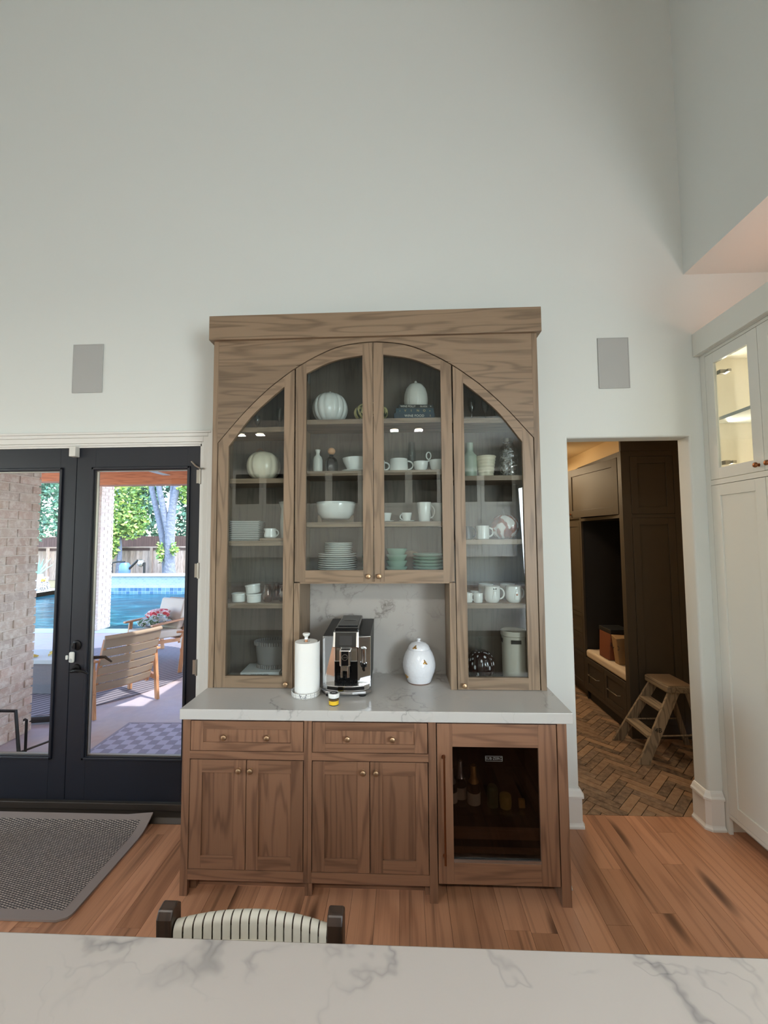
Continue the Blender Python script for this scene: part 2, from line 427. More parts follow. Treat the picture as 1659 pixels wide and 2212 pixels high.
# ---- mudroom shell and herringbone brick floor
slab('wall_mudroom_left', .8, .95, WB, 4.3, 0, 2.7, 'mud_wall'); slab('wall_mudroom_right', 2.8, 2.95, WB, 4.3, 0, 2.7, 'mud_wall')
slab('wall_mudroom_far', .8, 2.95, 4.3, 4.45, 0, 2.7, 'mud_wall'); slab('ceiling_mudroom', .8, 2.95, WB, 4.45, 2.7, 2.8, 'mud_wall')
M['grout'] = plain('dark_grout', (66, 56, 46), .9)
t = NT('brick_paver'); oi = t.node('ShaderNodeObjectInfo').outputs['Random']
c = t.ramp(oi, [(0, lin((64, 50, 42))), (.22, lin((92, 70, 54))), (.45, lin((128, 98, 74))), (.7, lin((150, 116, 88))), (.88, lin((110, 88, 72))), (1, lin((70, 56, 48)))])
n = t.noise(t.mapping(t.wpos(), (1, 1, 1)), 22, 5, .65); c = t.mix(t.ramp(n, [(.35, (0, 0, 0)), (.75, (.7, .7, .7))]), c, lin((176, 150, 122)))
t.set(Base_Color=c, Roughness=.5); t.bump(n, .25, .004); M['paver'] = t.m
mfl = slab('floor_mudroom', .95, 2.8, WB, 4.3, -.08, -.008, 'grout')
def clip(poly, x0, x1, y0, y1):
    for (ax, lim, sgn) in ((0, x0, 1), (0, x1, -1), (1, y0, 1), (1, y1, -1)):
        out = []
        for i in range(len(poly)):
            a, b = poly[i], poly[(i + 1) % len(poly)]; da, db = sgn * (a[ax] - lim), sgn * (b[ax] - lim)
            if da >= 0: out.append(a)
            if da * db < 0: f_ = da / (da - db); out.append((a[0] + f_ * (b[0] - a[0]), a[1] + f_ * (b[1] - a[1])))
        poly = out
        if len(poly) < 3: return None
    return poly
TW = .0605; seen = set(); K = 4; ca = cos(pi / 4)
for i in range(-60, 90):
    for j in range(-60, 90):
        tt = (i - j) % (2 * K)
        if tt < K: key = ('h', i - tt, j); r = (i - tt, i - tt + K, j, j + 1)
        else: o_ = 2 * K - 1 - tt; key = ('v', i, j - o_); r = (i, i + 1, j - o_, j - o_ + K)
        if key in seen: continue
        seen.add(key); g_ = .0022
        q = [(r[0] * TW + g_, r[2] * TW + g_), (r[1] * TW - g_, r[2] * TW + g_), (r[1] * TW - g_, r[3] * TW - g_), (r[0] * TW + g_, r[3] * TW - g_)]
        q = [(1.6 + ca * (u - v), .6 + ca * (u + v)) for u, v in q]
        cx = sum(p[0] for p in q) / 4; cy = sum(p[1] for p in q) / 4
        if not (1.1 < cx < 2.75 and .05 < cy < 2.65) or (cx > 2.2 and cy > 1.25) or (cx < 1.5 and cy > 1.4): continue
        q = clip(q, .95, 2.8, WB, 4.3)
        if q: MB().prism(q, -.01, rnd.uniform(-.0015, 0), 'xy').build('paver', 'paver', mfl)

# ---- baseboards (cap moulding + shoe) around the opening
PROF = [(0, .0), (.026, .0), (.026, .012), (.018, .022), (.015, .03), (.015, .172), (.026, .178), (.026, .19), (.018, .2), (.012, .214), (.006, .222), (0, .226)]
def sweep(name, path, prof, mat, kind='structure'):
    P = [Vector((x, y, 0)) for x, y in path]; m = MB(); n = len(prof); vs = []; fs = []
    for i, p in enumerate(P):
        d1 = (p - P[i - 1]).normalized() if i else (P[1] - p).normalized()
        d2 = (P[i + 1] - p).normalized() if i < len(P) - 1 else d1
        n1 = Vector((d1.y, -d1.x, 0)); n2 = Vector((d2.y, -d2.x, 0)); nn = (n1 + n2)
        nn = nn / max(.3, nn.dot(n1)) if nn.length > 1e-6 else n1
        for (o_, z) in prof: q = p + nn * o_; vs.append((q.x, q.y, z))
    for i in range(len(P) - 1):
        for k in range(n):
            k2 = (k + 1) % n; fs.append((i * n + k, i * n + k2, (i + 1) * n + k2, (i + 1) * n + k))
    fs += [tuple(range(n)), tuple(range((len(P) - 1) * n, len(P) * n))]
    m._add(vs, fs, 'x', 0)
    return struct(m.build(name, mat))
sweep('baseboard_left', [(1.0, WY), (DX0 - .002, WY), (DX0 + .002, WY + .012), (DX0 + .002, WB)], PROF, 'white_trim')
sweep('baseboard_right', [(DX1 - .002, WB), (DX1 - .002, WY + .012), (DX1 + .012, WY), (2.086, WY)], PROF, 'white_trim')

# ---- french doors, casing, sill
m = MB()
for (a, b, yy) in ((0, .014, .010), (.014, .05, .018), (.05, .072, .026), (.072, .086, .034)):
    m.box(FX1 + a, FX1 + b, WY - yy, WY, 0, FZ + b); m.box(FX0 - b, FX0 - a, WY - yy, WY, 0, FZ + b)
    m.box(FX0 - a, FX1 + a, WY - yy, WY, FZ + a, FZ + b)
struct(m.build('trim_1', 'white_trim', bevel=.003))
m = MB(); m.box(FX1 - .012, FX1, WY, WB, 0, FZ); m.box(FX0, FX0 + .012, WY, WB, 0, FZ); m.box(FX0, FX1, WY, WB, FZ - .012, FZ)
struct(m.build('trim_2', 'white_trim'))
m = MB(); m.hexa([(FX0 + .012, -.03, 0), (FX1 - .012, -.03, 0), (FX1 - .012, WB + .06, 0), (FX0 + .012, WB + .06, 0), (FX0 + .012, -.012, .03), (FX1 - .012, -.012, .03), (FX1 - .012, WB + .06, .06), (FX0 + .012, WB + .06, .06)], 'x')
m.box(FX0 + .012, FX1 - .012, .03, .1, .04, .083, 'x')
struct(m.build('trim_3', 'bronze_sill', bevel=.004))
def french(name, x0, x1, gx0, gx1, gz0=.367, gz1=2.237):
    m = MB(); y0, y1 = .04, .085; zb, zt = .092, 2.392
    m.box(x0, gx0, y0, y1, zb, zt); m.box(gx1, x1, y0, y1, zb, zt)
    m.box(gx0, gx1, y0, y1, zb, gz0, 'x'); m.box(gx0, gx1, y0, y1, gz1, zt, 'x')
    d = struct(m.build(name, 'black_door', bevel=.002))
    b = MB(); w = .022
    for (a, bb, c, e) in ((gx0 - w, gx1 + w, gz0 - w, gz0 - .004), (gx0 - w, gx1 + w, gz1 + .004, gz1 + w), (gx0 - w, gx0 - .004, gz0 - w, gz1 + w), (gx1 + .004, gx1 + w, gz0 - w, gz1 + w)):
        b.box(a, bb, y0 - .012, y0, c, e)
    b.build('glazing_bead', 'black_door', d, bevel=.004)
    s_ = MB(); w = .006
    for (a, bb, c, e) in ((gx0, gx1, gz0, gz0 + w), (gx0, gx1, gz1 - w, gz1), (gx0, gx0 + w, gz0 + w, gz1 - w), (gx1 - w, gx1, gz0 + w, gz1 - w)):
        s_.box(a, bb, y0 + .012, y0 + .03, c, e)
    s_.build('glass_spacer', 'nickel', d)
    MB().box(gx0 + .006, gx1 - .006, y0 + .018, y0 + .024, gz0 + .006, gz1 - .006).build('pane', 'door_pane', d)
    return d
d1 = french('door_1', -2.034, -1.182, -1.905, -1.270); d2 = french('door_2', -2.908, -2.038, -2.79, -2.152)
for hz in (2.187, 1.563, .939):
    h = MB().lathe([(0, -.052), (.0085, -.05), (.0085, .05), (0, .052)], (-1.176, .03, hz), 12)
    h.box(-1.205, -1.178, .036, .0405, hz - .045, hz + .045).build('hinge', 'nickel', d1)
m = MB().tube([(-1.176, .022, 2.24), (-1.2, .012, 2.255), (-1.225, .005, 2.285)], .006, 8); m.tube([(-1.176, .022, 2.24), (-1.16, .01, 2.235), (-1.14, .0, 2.235)], .005, 8)
m.build('hinge_pin_stop', 'nickel', d1)
m = MB().lathe([(0, .012), (.02, .012), (.032, .006), (.034, 0), (0, 0)], (-1.99, .04, 1.075), 24, None, 0, 'y'); m.box(-1.996, -1.984, .015, .03, 1.055, 1.095)
m.build('deadbolt', 'black_metal', d1)
m = MB(); m.lathe([(0, .012), (.026, .01), (.03, 0), (0, 0)], (-1.985, .04, .925), 24, None, 0, 'y')
m.tube([(-1.985, .04, .925), (-1.985, -.01, .925), (-1.97, -.022, .925), (-1.93, -.024, .932), (-1.89, -.02, .925), (-1.868, -.014, .908)], [.01, .01, .011, .009, .009, .006], 10)
m.tube([(-1.985, .085, .96), (-1.985, .135, .96), (-1.95, .145, .965), (-1.87, .145, .97), (-1.82, .14, .94)], [.01, .01, .012, .01, .006], 10)
m.build('lever_handle', 'black_metal', d1)
e = empty('door_sensor', (-2.012, .04, .995), 'pale grey pill-shaped sensor with round button above the door lever', 'sensor')
O = (-2.012, .04, .995)
MB().box(-2.030, -1.996, .02, .0395, .965, 1.035).build('body', 'cord', e, O, bevel=.012, seg=4)
MB().lathe([(0, .002), (.010, .002), (.011, 0), (0, 0)], (-2.013, .02, .983), 24, None, 0, 'y').build('button', 'grille', e, O)
tag(MB().box(-2.056, -2.042, .026, .0395, .983, 1.012).build('sensor_magnet', 'cord', None, (-2.05, .04, .98), (-2.05, .04, .98), bevel=.005), 'small cream magnet block beside the pill-shaped door sensor', 'sensor')
tag(MB().box(-2.062, -2.018, -.003, .0395, 2.328, 2.398).build('contact_sensor', 'cord', None, (-2.04, .04, 2.33), (-2.04, .04, 2.33), bevel=.004), 'white plastic contact sensor at the top where the doors meet', 'sensor')

# ================================================================== HUTCH
def hermite(pts, x):
    for i in range(len(pts) - 1):
        if x <= pts[i + 1][0] or i == len(pts) - 2: break
    def tan(k):
        if k == 0: return 0.0 if pts[0][0] == 0 else (pts[1][1] - pts[0][1]) / (pts[1][0] - pts[0][0])
        if k == len(pts) - 1: return (pts[k][1] - pts[k - 1][1]) / (pts[k][0] - pts[k - 1][0])
        return (pts[k + 1][1] - pts[k - 1][1]) / (pts[k + 1][0] - pts[k - 1][0])
    h = pts[i + 1][0] - pts[i][0]; u = (x - pts[i][0]) / h
    return (2 * u ** 3 - 3 * u * u + 1) * pts[i][1] + (u ** 3 - 2 * u * u + u) * h * tan(i) + (3 * u * u - 2 * u ** 3) * pts[i + 1][1] + (u ** 3 - u * u) * h * tan(i + 1)
ARCH = [(0, 2.939), (.15, 2.926), (.237, 2.904), (.345, 2.857), (.463, 2.790), (.546, 2.731), (.64, 2.656), (.775, 2.523), (.931, 2.343)]
INC = [(.05, 2.857), (.062, 2.856), (.18, 2.839), (.275, 2.812), (.398, 2.753)]
INS = [(.529, 2.676), (.628, 2.593), (.735, 2.49), (.863, 2.32)]
zo = lambda x: hermite(ARCH, abs(x))
HF, HB = -.262, -.240
HO = (0, -.1, .914)
hutch = empty('hutch', HO, 'tall oak hutch with arched glass doors standing on the marble counter', 'hutch')
xs = [-.931 + 1.862 * i / 60 for i in range(61)]
MB().strip([(x, max(zo(x), 2.803)) for x in xs], [(x, 2.963) for x in xs], HF, HB, 'x').build('arch_panel', 'oak', hutch, HO)
for s in (-1, 1):
    xz = [.44 + (.931 - .44) * i / 24 for i in range(25)]
    MB().strip([(s * x, min(zo(x), 2.8025)) for x in xz], [(s * x, 2.8029) for x in xz], HF, HB, 'x').build('arch_panel', 'oak', hutch, HO)
for s in (-1, 1):
    a, b = sorted((s * .931, s * .963))
    MB().box(a, b, HF, HB, .9145, 2.963, 'z').build('stile', 'oak', hutch, HO, bevel=.0015)
    a, b = sorted((s * .945, s * .963))
    MB().box(a, b, HB, WY - .001, .9145, 2.963, 'z').build('side_panel', 'oak', hutch, HO)
    a, b = sorted((s * .431, s * .4655))
    MB().box(a, b, HF, HB, .9145, 1.512, 'z').build('stile', 'oak', hutch, HO, bevel=.0015)
    a, b = sorted((s * .432, s * .452))
    MB().box(a, b, HB, .0145, .9145, 2.775, 'z').build('partition', 'oak', hutch, HO)
    a, b = sorted((s * .4525, s * .9445))
    MB().box(a, b, .006, WY - .001, .9145, 2.93, 'z').build('back_panel', 'oak_shaded', hutch, HO)
    for k, z in enumerate((2.442 if s < 0 else 2.473, 2.131, 1.757, 1.390)):
        MB().box(a, b, -.226, .0055, z - .029, z, 'x').build('shelf', 'oak', hutch, HO, bevel=.001)
MB().box(-.4315, .4315, .006, WY - .001, 1.512, 2.955, 'z').build('back_panel', 'oak_shaded', hutch, HO)
MB().box(-.4315, .4315, -.258, .0055, 1.508, 1.536, 'x').build('bottom_board', 'oak', hutch, HO)
for z in (2.482, 2.170, 1.865):
    MB().box(-.4315, .4315, -.226, .0055, z - .029, z, 'x').build('shelf', 'oak', hutch, HO, bevel=.001)
m = MB().box(-.985, .985, -.285, WY - .001, 2.963, 3.111, 'x')
m.build('cornice', 'oak', hutch, HO, bevel=.002)
KNOB = [(0, .028), (.008, .0275), (.0125, .025), (.0145, .02), (.0135, .016), (.008, .012), (.0055, .008), (.0055, .003), (.009, .002), (.009, 0), (0, 0)]
def knob(name, x, y, z, parent, org, mat='brass', sc=1.0):
    return MB().lathe([(r * sc, h * sc) for r, h in KNOB], (x, y, z), 20, None, 0, 'y').build(name, mat, parent, org)
def hdoor(s, side):
    m = MB(); y0, y1 = HF - .0005, HB; g = .0075
    def st(x0, x1, zb):
        n = 6; X = [x0 + (x1 - x0) * i / n for i in range(n + 1)]
        pts = [(x0, zb), (x1, zb)] + [(x, zo(x) - g) for x in reversed(X)]
        m.prism([(s * p[0], p[1]) for p in pts], y0, y1, 'xz', 'z')
    if side: xi0, xi1, xo0, xo1, zb, zr, IN, kx, kz =   .4695, .530, .863, .9255, .917, .983, INS, .505, .943
    else: xi0, xi1, xo0, xo1, zb, zr, IN, kx, kz = .0018, .062, .398, .4610, 1.519, 1.585, INC, .031, 1.551
    st(xi0, xi1, zb); st(xo0, xo1, zb)
    a, b = sorted((s * xi1, s * xo0)); m.box(a, b, y0, y1, zb, zr, 'x')
    X = [xi1 + (xo0 - xi1) * i / 16 for i in range(17)]
    m.strip([(s * x, hermite(IN, x)) for x in X], [(s * x, zo(x) - g) for x in X], y0, y1, 'x')
    d = m.build('door', 'oak', hutch, HO)
    pts = [(xi1 - .004, zr - .004), (xo0 + .004, zr - .004)] + [(x, hermite(IN, x) + .004) for x in reversed(X)]
    MB().prism([(s * p[0], p[1]) for p in pts], -.251, -.247, 'xz').build('pane', 'pane', d, HO)
    knob('knob', s * kx, HF, kz, d, HO)
for s in (-1, 1): hdoor(s, True); hdoor(s, False)

# ---- counter and backsplash
m = MB().box(-.967, .985, -.559, WY - .0008, .862, .914, 'x')
tag(m.build('countertop', 'marble', None, (0, -.25, .862), (0, -.25, .862), bevel=.003), 'white veined marble countertop under the oak hutch', 'countertop')
m = MB().box(-.431, .431, .0152, WY - .0008, .9145, 1.5075)
tag(m.build('backsplash', 'marble_bs', None, (0, .02, .9145), (0, .02, .9145)), 'grey veined marble backsplash behind the coffee machine and white jar', 'backsplash')

# ---- base cabinets
BF = -.537
def shaker(m, x0, x1, z0, z1, y0, sw, rw, t=.02, rec=.007):
    m.box(x0, x0 + sw, y0, y0 + t, z0, z1, 'z'); m.box(x1 - sw, x1, y0, y0 + t, z0, z1, 'z')
    m.box(x0 + sw, x1 - sw, y0, y0 + t, z0, z0 + rw, 'x'); m.box(x0 + sw, x1 - sw, y0, y0 + t, z1 - rw, z1, 'x')
    m.box(x0 + sw, x1 - sw, y0 + rec, y0 + t - .003, z0 + rw, z1 - rw, 'z')
def base_unit(x0, x1, lpost, rpost, label, dk, kk):
    O = ((x0 + x1) / 2, -.25, 0)
    e = empty('base_cabinet', O, label, 'cabinet', 'oak base cabinets under the marble counter')
    ix0 = x0 + lpost; ix1 = x1 - rpost
    m = MB(); m.box(x0, ix0, BF, BF + .022, 0 if lpost > .03 else .078, .8615, 'z'); m.box(ix1, x1, BF, BF + .022, 0 if rpost > .03 else .078, .8615, 'z')
    m.box(ix0, ix1, BF, BF + .022, .662, .699, 'x'); m.box(ix0, ix1, BF, BF + .022, .078, .128, 'x'); m.box(ix0, ix1, BF + .002, BF + .022, .852, .8615, 'x')
    m.build('face_frame', 'oak_base', e, O, bevel=.001)
    m = MB(); m.box(x0, x0 + .018, BF + .0225, WY - .03, .0, .8615, 'z'); m.box(x1 - .018, x1, BF + .0225, WY - .03, 0, .8615, 'z'); m.box(x0 + .018, x1 - .018, BF + .0225, WY - .03, .09, .11, 'x')
    m.box(x0 + .018, x1 - .018, -.02, -.002, .11, .8615, 'x'); m.build('carcass', 'oak_base', e, O)
    MB().box(x0 + .018, x1 - .018, BF + .075, BF + .09, 0, .0895, 'x').build('toe_board', 'oak_base', e, O)
    for px in ((x0 + .022, x0 + .06) if lpost > .03 else (), (x1 - .06, x1 - .022) if rpost > .03 else ()):
        if px: MB().box(px[0], px[1], BF + .05, BF + .07, 0, .078, 'z').build('foot_block', 'oak_base', e, O)
    m = MB(); shaker(m, ix0 + .004, ix1 - .004, .703, .848, BF - .0005, .064, .04)
    d = m.build('drawer', 'oak_base', e, O, bevel=.001)
    for x in dk: knob('knob', x, BF + .006, .772, d, O)
    xm = (ix0 + ix1) / 2
    for (a, b, kx) in ((ix0 + .004, xm - .0018, kk[0]), (xm + .0018, ix1 - .004, kk[1])):
        m = MB(); shaker(m, a, b, .132, .657, BF - .0005, .061, .062)
        d = m.build('door', 'oak_base', e, O, bevel=.001); knob('knob', kx, BF - .0005, .614, d, O)
    return e
base_unit(-.960, -.3178, .039, .020, 'left oak base cabinet beside the black french door', (-.742, -.523), (-.662, -.604))
base_unit(-.3172, .3225, .019, .039, 'middle oak base cabinet beside the beverage fridge', (-.117, .107), (-.039, .025))

# ---- beverage fridge with oak panel door
FO = (.64, -.25, 0)
fr = empty('beverage_fridge', FO, 'built-in beverage fridge behind an oak framed dark glass door', 'fridge')
MB().box(.914, .960, BF, WY - .03, 0, .8615, 'z').build('end_panel', 'oak_base', fr, FO, bevel=.001)
m = MB(); a, b = .327, .909
m.box(a, .402, BF - .0005, BF + .022, .093, .8485, 'z'); m.box(.821, b, BF - .0005, BF + .022, .093, .8485, 'z')
m.box(.402, .821, BF - .0005, BF + .022, .738, .8485, 'x'); m.box(.402, .821, BF - .0005, BF + .022, .093, .192, 'x')
fd = m.build('door', 'oak_base', fr, FO, bevel=.001)
MB().box(.398, .825, BF + .010, BF + .014, .188, .742).build('pane', 'fridge_glass', fd, FO)
MB().box(.402, .821, BF + .002, BF + .009, .192, .2065).build('steel_strip', 'steel', fd, FO)
m = MB(); m.tube([(.358, BF - .03, .20), (.358, BF - .03, .712)], .0055, 10)
for z in (.225, .69): m.tube([(.358, BF - .0005, z), (.358, BF - .03, z)], .005, 8); m.lathe([(0, .003), (.010, .003), (.010, 0), (0, 0)], (.358, BF - .0005, z), 16, None, 0, 'y')
m.build('handle', 'copper', fd, FO)
M['badge'] = plain('badge_silver', (150, 148, 146), .35, .6)
m = MB()
for (p, q, r_, s_) in ((.564, .648, .667, .6685), (.564, .648, .6905, .692), (.564, .5655, .667, .692), (.6465, .648, .667, .692)): m.box(p, q, BF + .0085, BF + .0098, r_, s_)
m.build('badge_frame', 'badge', fd, FO)
text_mesh('badge_lettering', 'SUB\u00b7ZERO', .0185, 'badge', Matrix.Translation((.606 - FO[0], BF + .0092 - FO[1], .6795)) @ FRONT, fd, .0003)
M['fridge_in'] = plain('fridge_liner', (44, 40, 38), .5)
m = MB(); m.box(.335, .35, BF + .03, -.02, .1, .855); m.box(.893, .905, BF + .03, -.02, .1, .855); m.box(.35, .893, -.035, -.02, .1, .855); m.box(.35, .893, BF + .03, -.035, .1, .115); m.box(.35, .893, BF + .03, -.035, .84, .855)
m.build('liner', 'fridge_in', fr, FO)
for (z0, z1) in ((.273, .322), (.206, .226)):
    m = MB().box(.352, .891, BF + .045, BF + .062, z0, z1, 'x'); m.box(.352, .891, BF + .062, -.05, z0 + .004, z0 + .012, 'x', 1); m.build('rack', ['oak_base', 'black_metal'], fr, FO)
MB().box(.352, .891, BF + .045, -.05, .384, .392).build('glass_shelf', 'glassware', fr, FO)
def bottle(x, y, z, label, h=.23, r=.033, mat='wine', lab='label_w', foil='steel'):
    e = empty('bottle', (x, y, z), label, 'bottle', 'bottles in the beverage fridge')
    MB().lathe([(0, 0), (r, 0), (r, h * .5), (r * .9, h * .58), (r * .42, h * .72), (r * .38, h * .97), (r * .45, h), (0, h)], (0, 0, 0), 20).build('body', mat, e)
    MB().lathe([(r + .0006, h * .16), (r + .0006, h * .42)], (0, 0, 0), 20).build('label', lab, e)
    MB().lathe([(r * .80, h * .615), (r * .43 + .001, h * .73), (r * .40 + .001, h * .98), (r * .3, h + .001), (0, h + .0015)], (0, 0, 0), 20).build('foil', foil, e)
bottle(.455, -.41, .3925, 'rear silver-necked bottle at the left of the fridge', .22, .032)
bottle(.516, -.455, .3925, 'front bottle with a pale label and gold neck in the fridge', .22, .033, 'wine', 'label_w', 'gold')
bottle(.405, -.44, .3925, 'bottle half hidden by the left edge of the fridge glass', .2, .03)
m = MB().lathe([(0, 0), (.028, 0), (.028, .085), (.02, .095), (.02, .1), (0, .1)], (0, 0, 0), 20); tag(m.build('can', plain('green_can', (96, 112, 76), .4, .3), None, (0, 0, 0), (.617, -.42, .3925)), 'dull green can in the middle of the fridge', 'can')
m = MB().lathe([(0, 0), (.028, 0), (.031, .03), (.028, .06), (0, .075)], (0, 0, 0), 20); tag(m.build('lemon_jar', plain('yellow_jar', (170, 150, 60), .5), None, (0, 0, 0), (.680, -.43, .3925)), 'round yellow jar right of the green can in the fridge', 'jar')
tag(MB().box(-.015, .015, -.01, .01, 0, .04).build('carton', plain('ochre_carton', (176, 136, 50), .6), None, (0, 0, 0), (.762, -.43, .3925), bevel=.002), 'small ochre carton at the right of the fridge', 'carton')

# ================================================================== THINGS ON THE COUNTER
CZ = .9145
# coffee machine
cmx, cmy = -.150, -.355
O = (cmx, cmy + .17, CZ); cm = empty('coffee_machine', O, 'black and chrome automatic coffee machine on the marble counter', 'coffee machine')
def X(v): return cmx + v
m = MB()   # housing: black shell, front face chrome
yb = .0; yf = cmy + .02
m.hexa([(X(-.125), yf + .02, CZ + .03), (X(.125), yf + .02, CZ + .03), (X(.125), yb, CZ + .03), (X(-.125), yb, CZ + .03), (X(-.132), yf + .015, CZ + .315), (X(.132), yf + .015, CZ + .315), (X(.132), yb, CZ + .345), (X(-.132), yb, CZ + .345)])
m.build('housing', 'black_matte', cm, O, bevel=.004)
for s in (-1, 1):
    vs = [(X(s * .062), yf - .012, CZ + .035), (X(s * .135), yf + .012, CZ + .035), (X(s * .132), yf + .02, CZ + .035), (X(s * .062), yf + .02, CZ + .035),
          (X(s * .062), yf - .012, CZ + .312), (X(s * .135), yf + .008, CZ + .312), (X(s * .132), yf + .02, CZ + .312), (X(s * .062), yf + .02, CZ + .312)]
    if s < 0: vs = [vs[i] for i in (1, 0, 3, 2, 5, 4, 7, 6)]
    MB().hexa(vs).build('chrome_cheek', 'chrome', cm, O, bevel=.003)
m = MB().box(X(-.062), X(.062), yf - .002, yf + .021, CZ + .05, CZ + .18); m.build('cup_bay', 'black_gloss', cm, O)
m = MB().box(X(-.066), X(.066), yf - .03, yf + .02, CZ + .18, CZ + .272); m.build('brew_front', 'chrome', cm, O, bevel=.008)
m = MB().hexa([(X(-.072), yf - .036, CZ + .258), (X(.072), yf - .036, CZ + .258), (X(.072), yf + .022, CZ + .258), (X(-.072), yf + .022, CZ + .258), (X(-.07), yf - .022, CZ + .342), (X(.07), yf - .022, CZ + .342), (X(.07), yf + .03, CZ + .342), (X(-.07), yf + .03, CZ + .342)])
hd = m.build('display_head', 'chrome', cm, O, bevel=.004)
MB().hexa([(X(-.058), yf - .0375, CZ + .262), (X(.058), yf - .0375, CZ + .262), (X(.058), yf - .030, CZ + .262), (X(-.058), yf - .030, CZ + .262), (X(-.058), yf - .0245, CZ + .338), (X(.058), yf - .0245, CZ + .338), (X(.058), yf - .016, CZ + .338), (X(-.058), yf - .016, CZ + .338)]).build('control_panel', 'black_gloss', hd, O)
MB().hexa([(X(-.034), yf - .0372, CZ + .272), (X(.034), yf - .0372, CZ + .272), (X(.034), yf - .032, CZ + .272), (X(-.034), yf - .032, CZ + .272), (X(-.034), yf - .0285, CZ + .322), (X(.034), yf - .0285, CZ + .322), (X(.034), yf - .02, CZ + .322), (X(-.034), yf - .02, CZ + .322)]).build('screen', 'screen', hd, O)
m = MB().hexa([(X(-.068), yf + .005, CZ + .33), (X(.068), yf + .005, CZ + .33), (X(.064), yb - .03, CZ + .345), (X(-.064), yb - .03, CZ + .345), (X(-.066), yf + .01, CZ + .352), (X(.066), yf + .01, CZ + .352), (X(.062), yb - .03, CZ + .372), (X(-.062), yb - .03, CZ + .372)])
hp = m.build('hopper', 'black_gloss', cm, O, bevel=.006)
M['hopper_lid'] = plain('hopper_lid_grey', (70, 72, 72), .35)
MB().hexa([(X(-.056), yf + .06, CZ + .3568), (X(.056), yf + .06, CZ + .3568), (X(.053), yb - .06, CZ + .3705), (X(-.053), yb - .06, CZ + .3705), (X(-.056), yf + .06, CZ + .361), (X(.056), yf + .06, CZ + .361), (X(.053), yb - .06, CZ + .3735), (X(-.053), yb - .06, CZ + .3735)]).build('lid', 'hopper_lid', hp, O, bevel=.002)
MB().lathe([(0, .0), (.036, 0), (.036, .002), (0, .003)], (X(0), yf + .17, CZ + .367), 24, None, 0, 'z', .25).build('lid_grip', 'black_gloss', hp, O)
m = MB().box(X(-.030), X(.030), yf - .062, yf - .028, CZ + .165, CZ + .252, 'z'); sp = m.build('spout', 'chrome', cm, O, bevel=.006)
MB().box(X(-.018), X(.018), yf - .064, yf - .061, CZ + .170, CZ + .245).build('spout_face', 'black_gloss', sp, O)
m = MB()
for s in (-1, 1): m.box(X(s * .018) - .006, X(s * .018) + .006, yf - .058, yf - .035, CZ + .105, CZ + .168)
m.box(X(-.02), X(.02), yf - .056, yf - .04, CZ + .14, CZ + .168); m.build('nozzle', 'chrome', sp, O, bevel=.002)
m = MB().lathe([(.0165, 0), (.0165, .004), (.0135, .004), (.0135, 0), (.0165, 0)], (X(0), yf - .064, CZ + .215), 28, None, 0, 'y'); m.build('emblem_ring', 'chrome', sp, O)
MB().lathe([(0, .002), (.0134, .002), (.0134, 0), (0, 0)], (X(0), yf - .064, CZ + .215), 28, None, 0, 'y').build('emblem', 'black_gloss', sp, O)
text_mesh('emblem_lettering', 'jura', .0125, 'chrome', Matrix.Translation((X(0) - O[0], yf - .0664 - O[1], CZ + .215 - O[2])) @ FRONT, sp, .0003, shear=.3)
m = MB(); m.lathe([(0, 0), (.012, 0), (.012, .075), (.014, .08), (0, .085)], (X(.098), yf - .012, CZ + .170), 18); m.build('steam_wand', 'chrome', cm, O)
m = MB(); m.lathe([(0, 0), (.016, 0), (.018, .008), (.016, .02), (0, .02)], (X(.098), yf - .013, CZ + .152), 12); m.tube([(X(.098), yf - .013, CZ + .152), (X(.098), yf - .013, CZ + .128)], .006, 10); m.build('wand_collar', 'black_gloss', cm, O)
m = MB().prism([(X(-.128), yf - .004), (X(-.1), yf - .035), (X(-.04), yf - .05), (X(.04), yf - .05), (X(.1), yf - .035), (X(.128), yf - .004), (X(.128), yf + .01), (X(-.128), yf + .01)], CZ + .028, CZ + .058, 'xy'); dt = m.build('drip_tray', 'chrome', cm, O, bevel=.003)
MB().prism([(X(-.118), yf - .008), (X(-.1), yf - .0358), (X(-.04), yf - .0508), (X(.04), yf - .0508), (X(.1), yf - .0358), (X(.118), yf - .008)], CZ + .036, CZ + .052, 'xy').build('tray_front', 'black_gloss', dt, O)
m = MB()
for k in range(12): m.box(X(-.055 + .01 * k) - .003, X(-.055 + .01 * k) + .003, yf - .042, yf - .005, CZ + .0582, CZ + .062)
m.build('grate', 'black_matte', dt, O)
m = MB().prism([(X(-.138), yf - .004), (X(-.11), yf - .04), (X(-.04), yf - .057), (X(.04), yf - .057), (X(.11), yf - .04), (X(.138), yf - .004), (X(.125), yb), (X(-.125), yb)], CZ + .014, CZ + .028, 'xy'); m.build('base', 'steel', cm, O, bevel=.003)
for (a, b) in ((-.09, -.02), (.09, -.02), (-.09, .28), (.09, .28)):
    MB().lathe([(0, 0), (.02, 0), (.022, .0138), (0, .0138)], (X(a), yf + b, CZ), 16).build('foot', 'black_matte', cm, O)

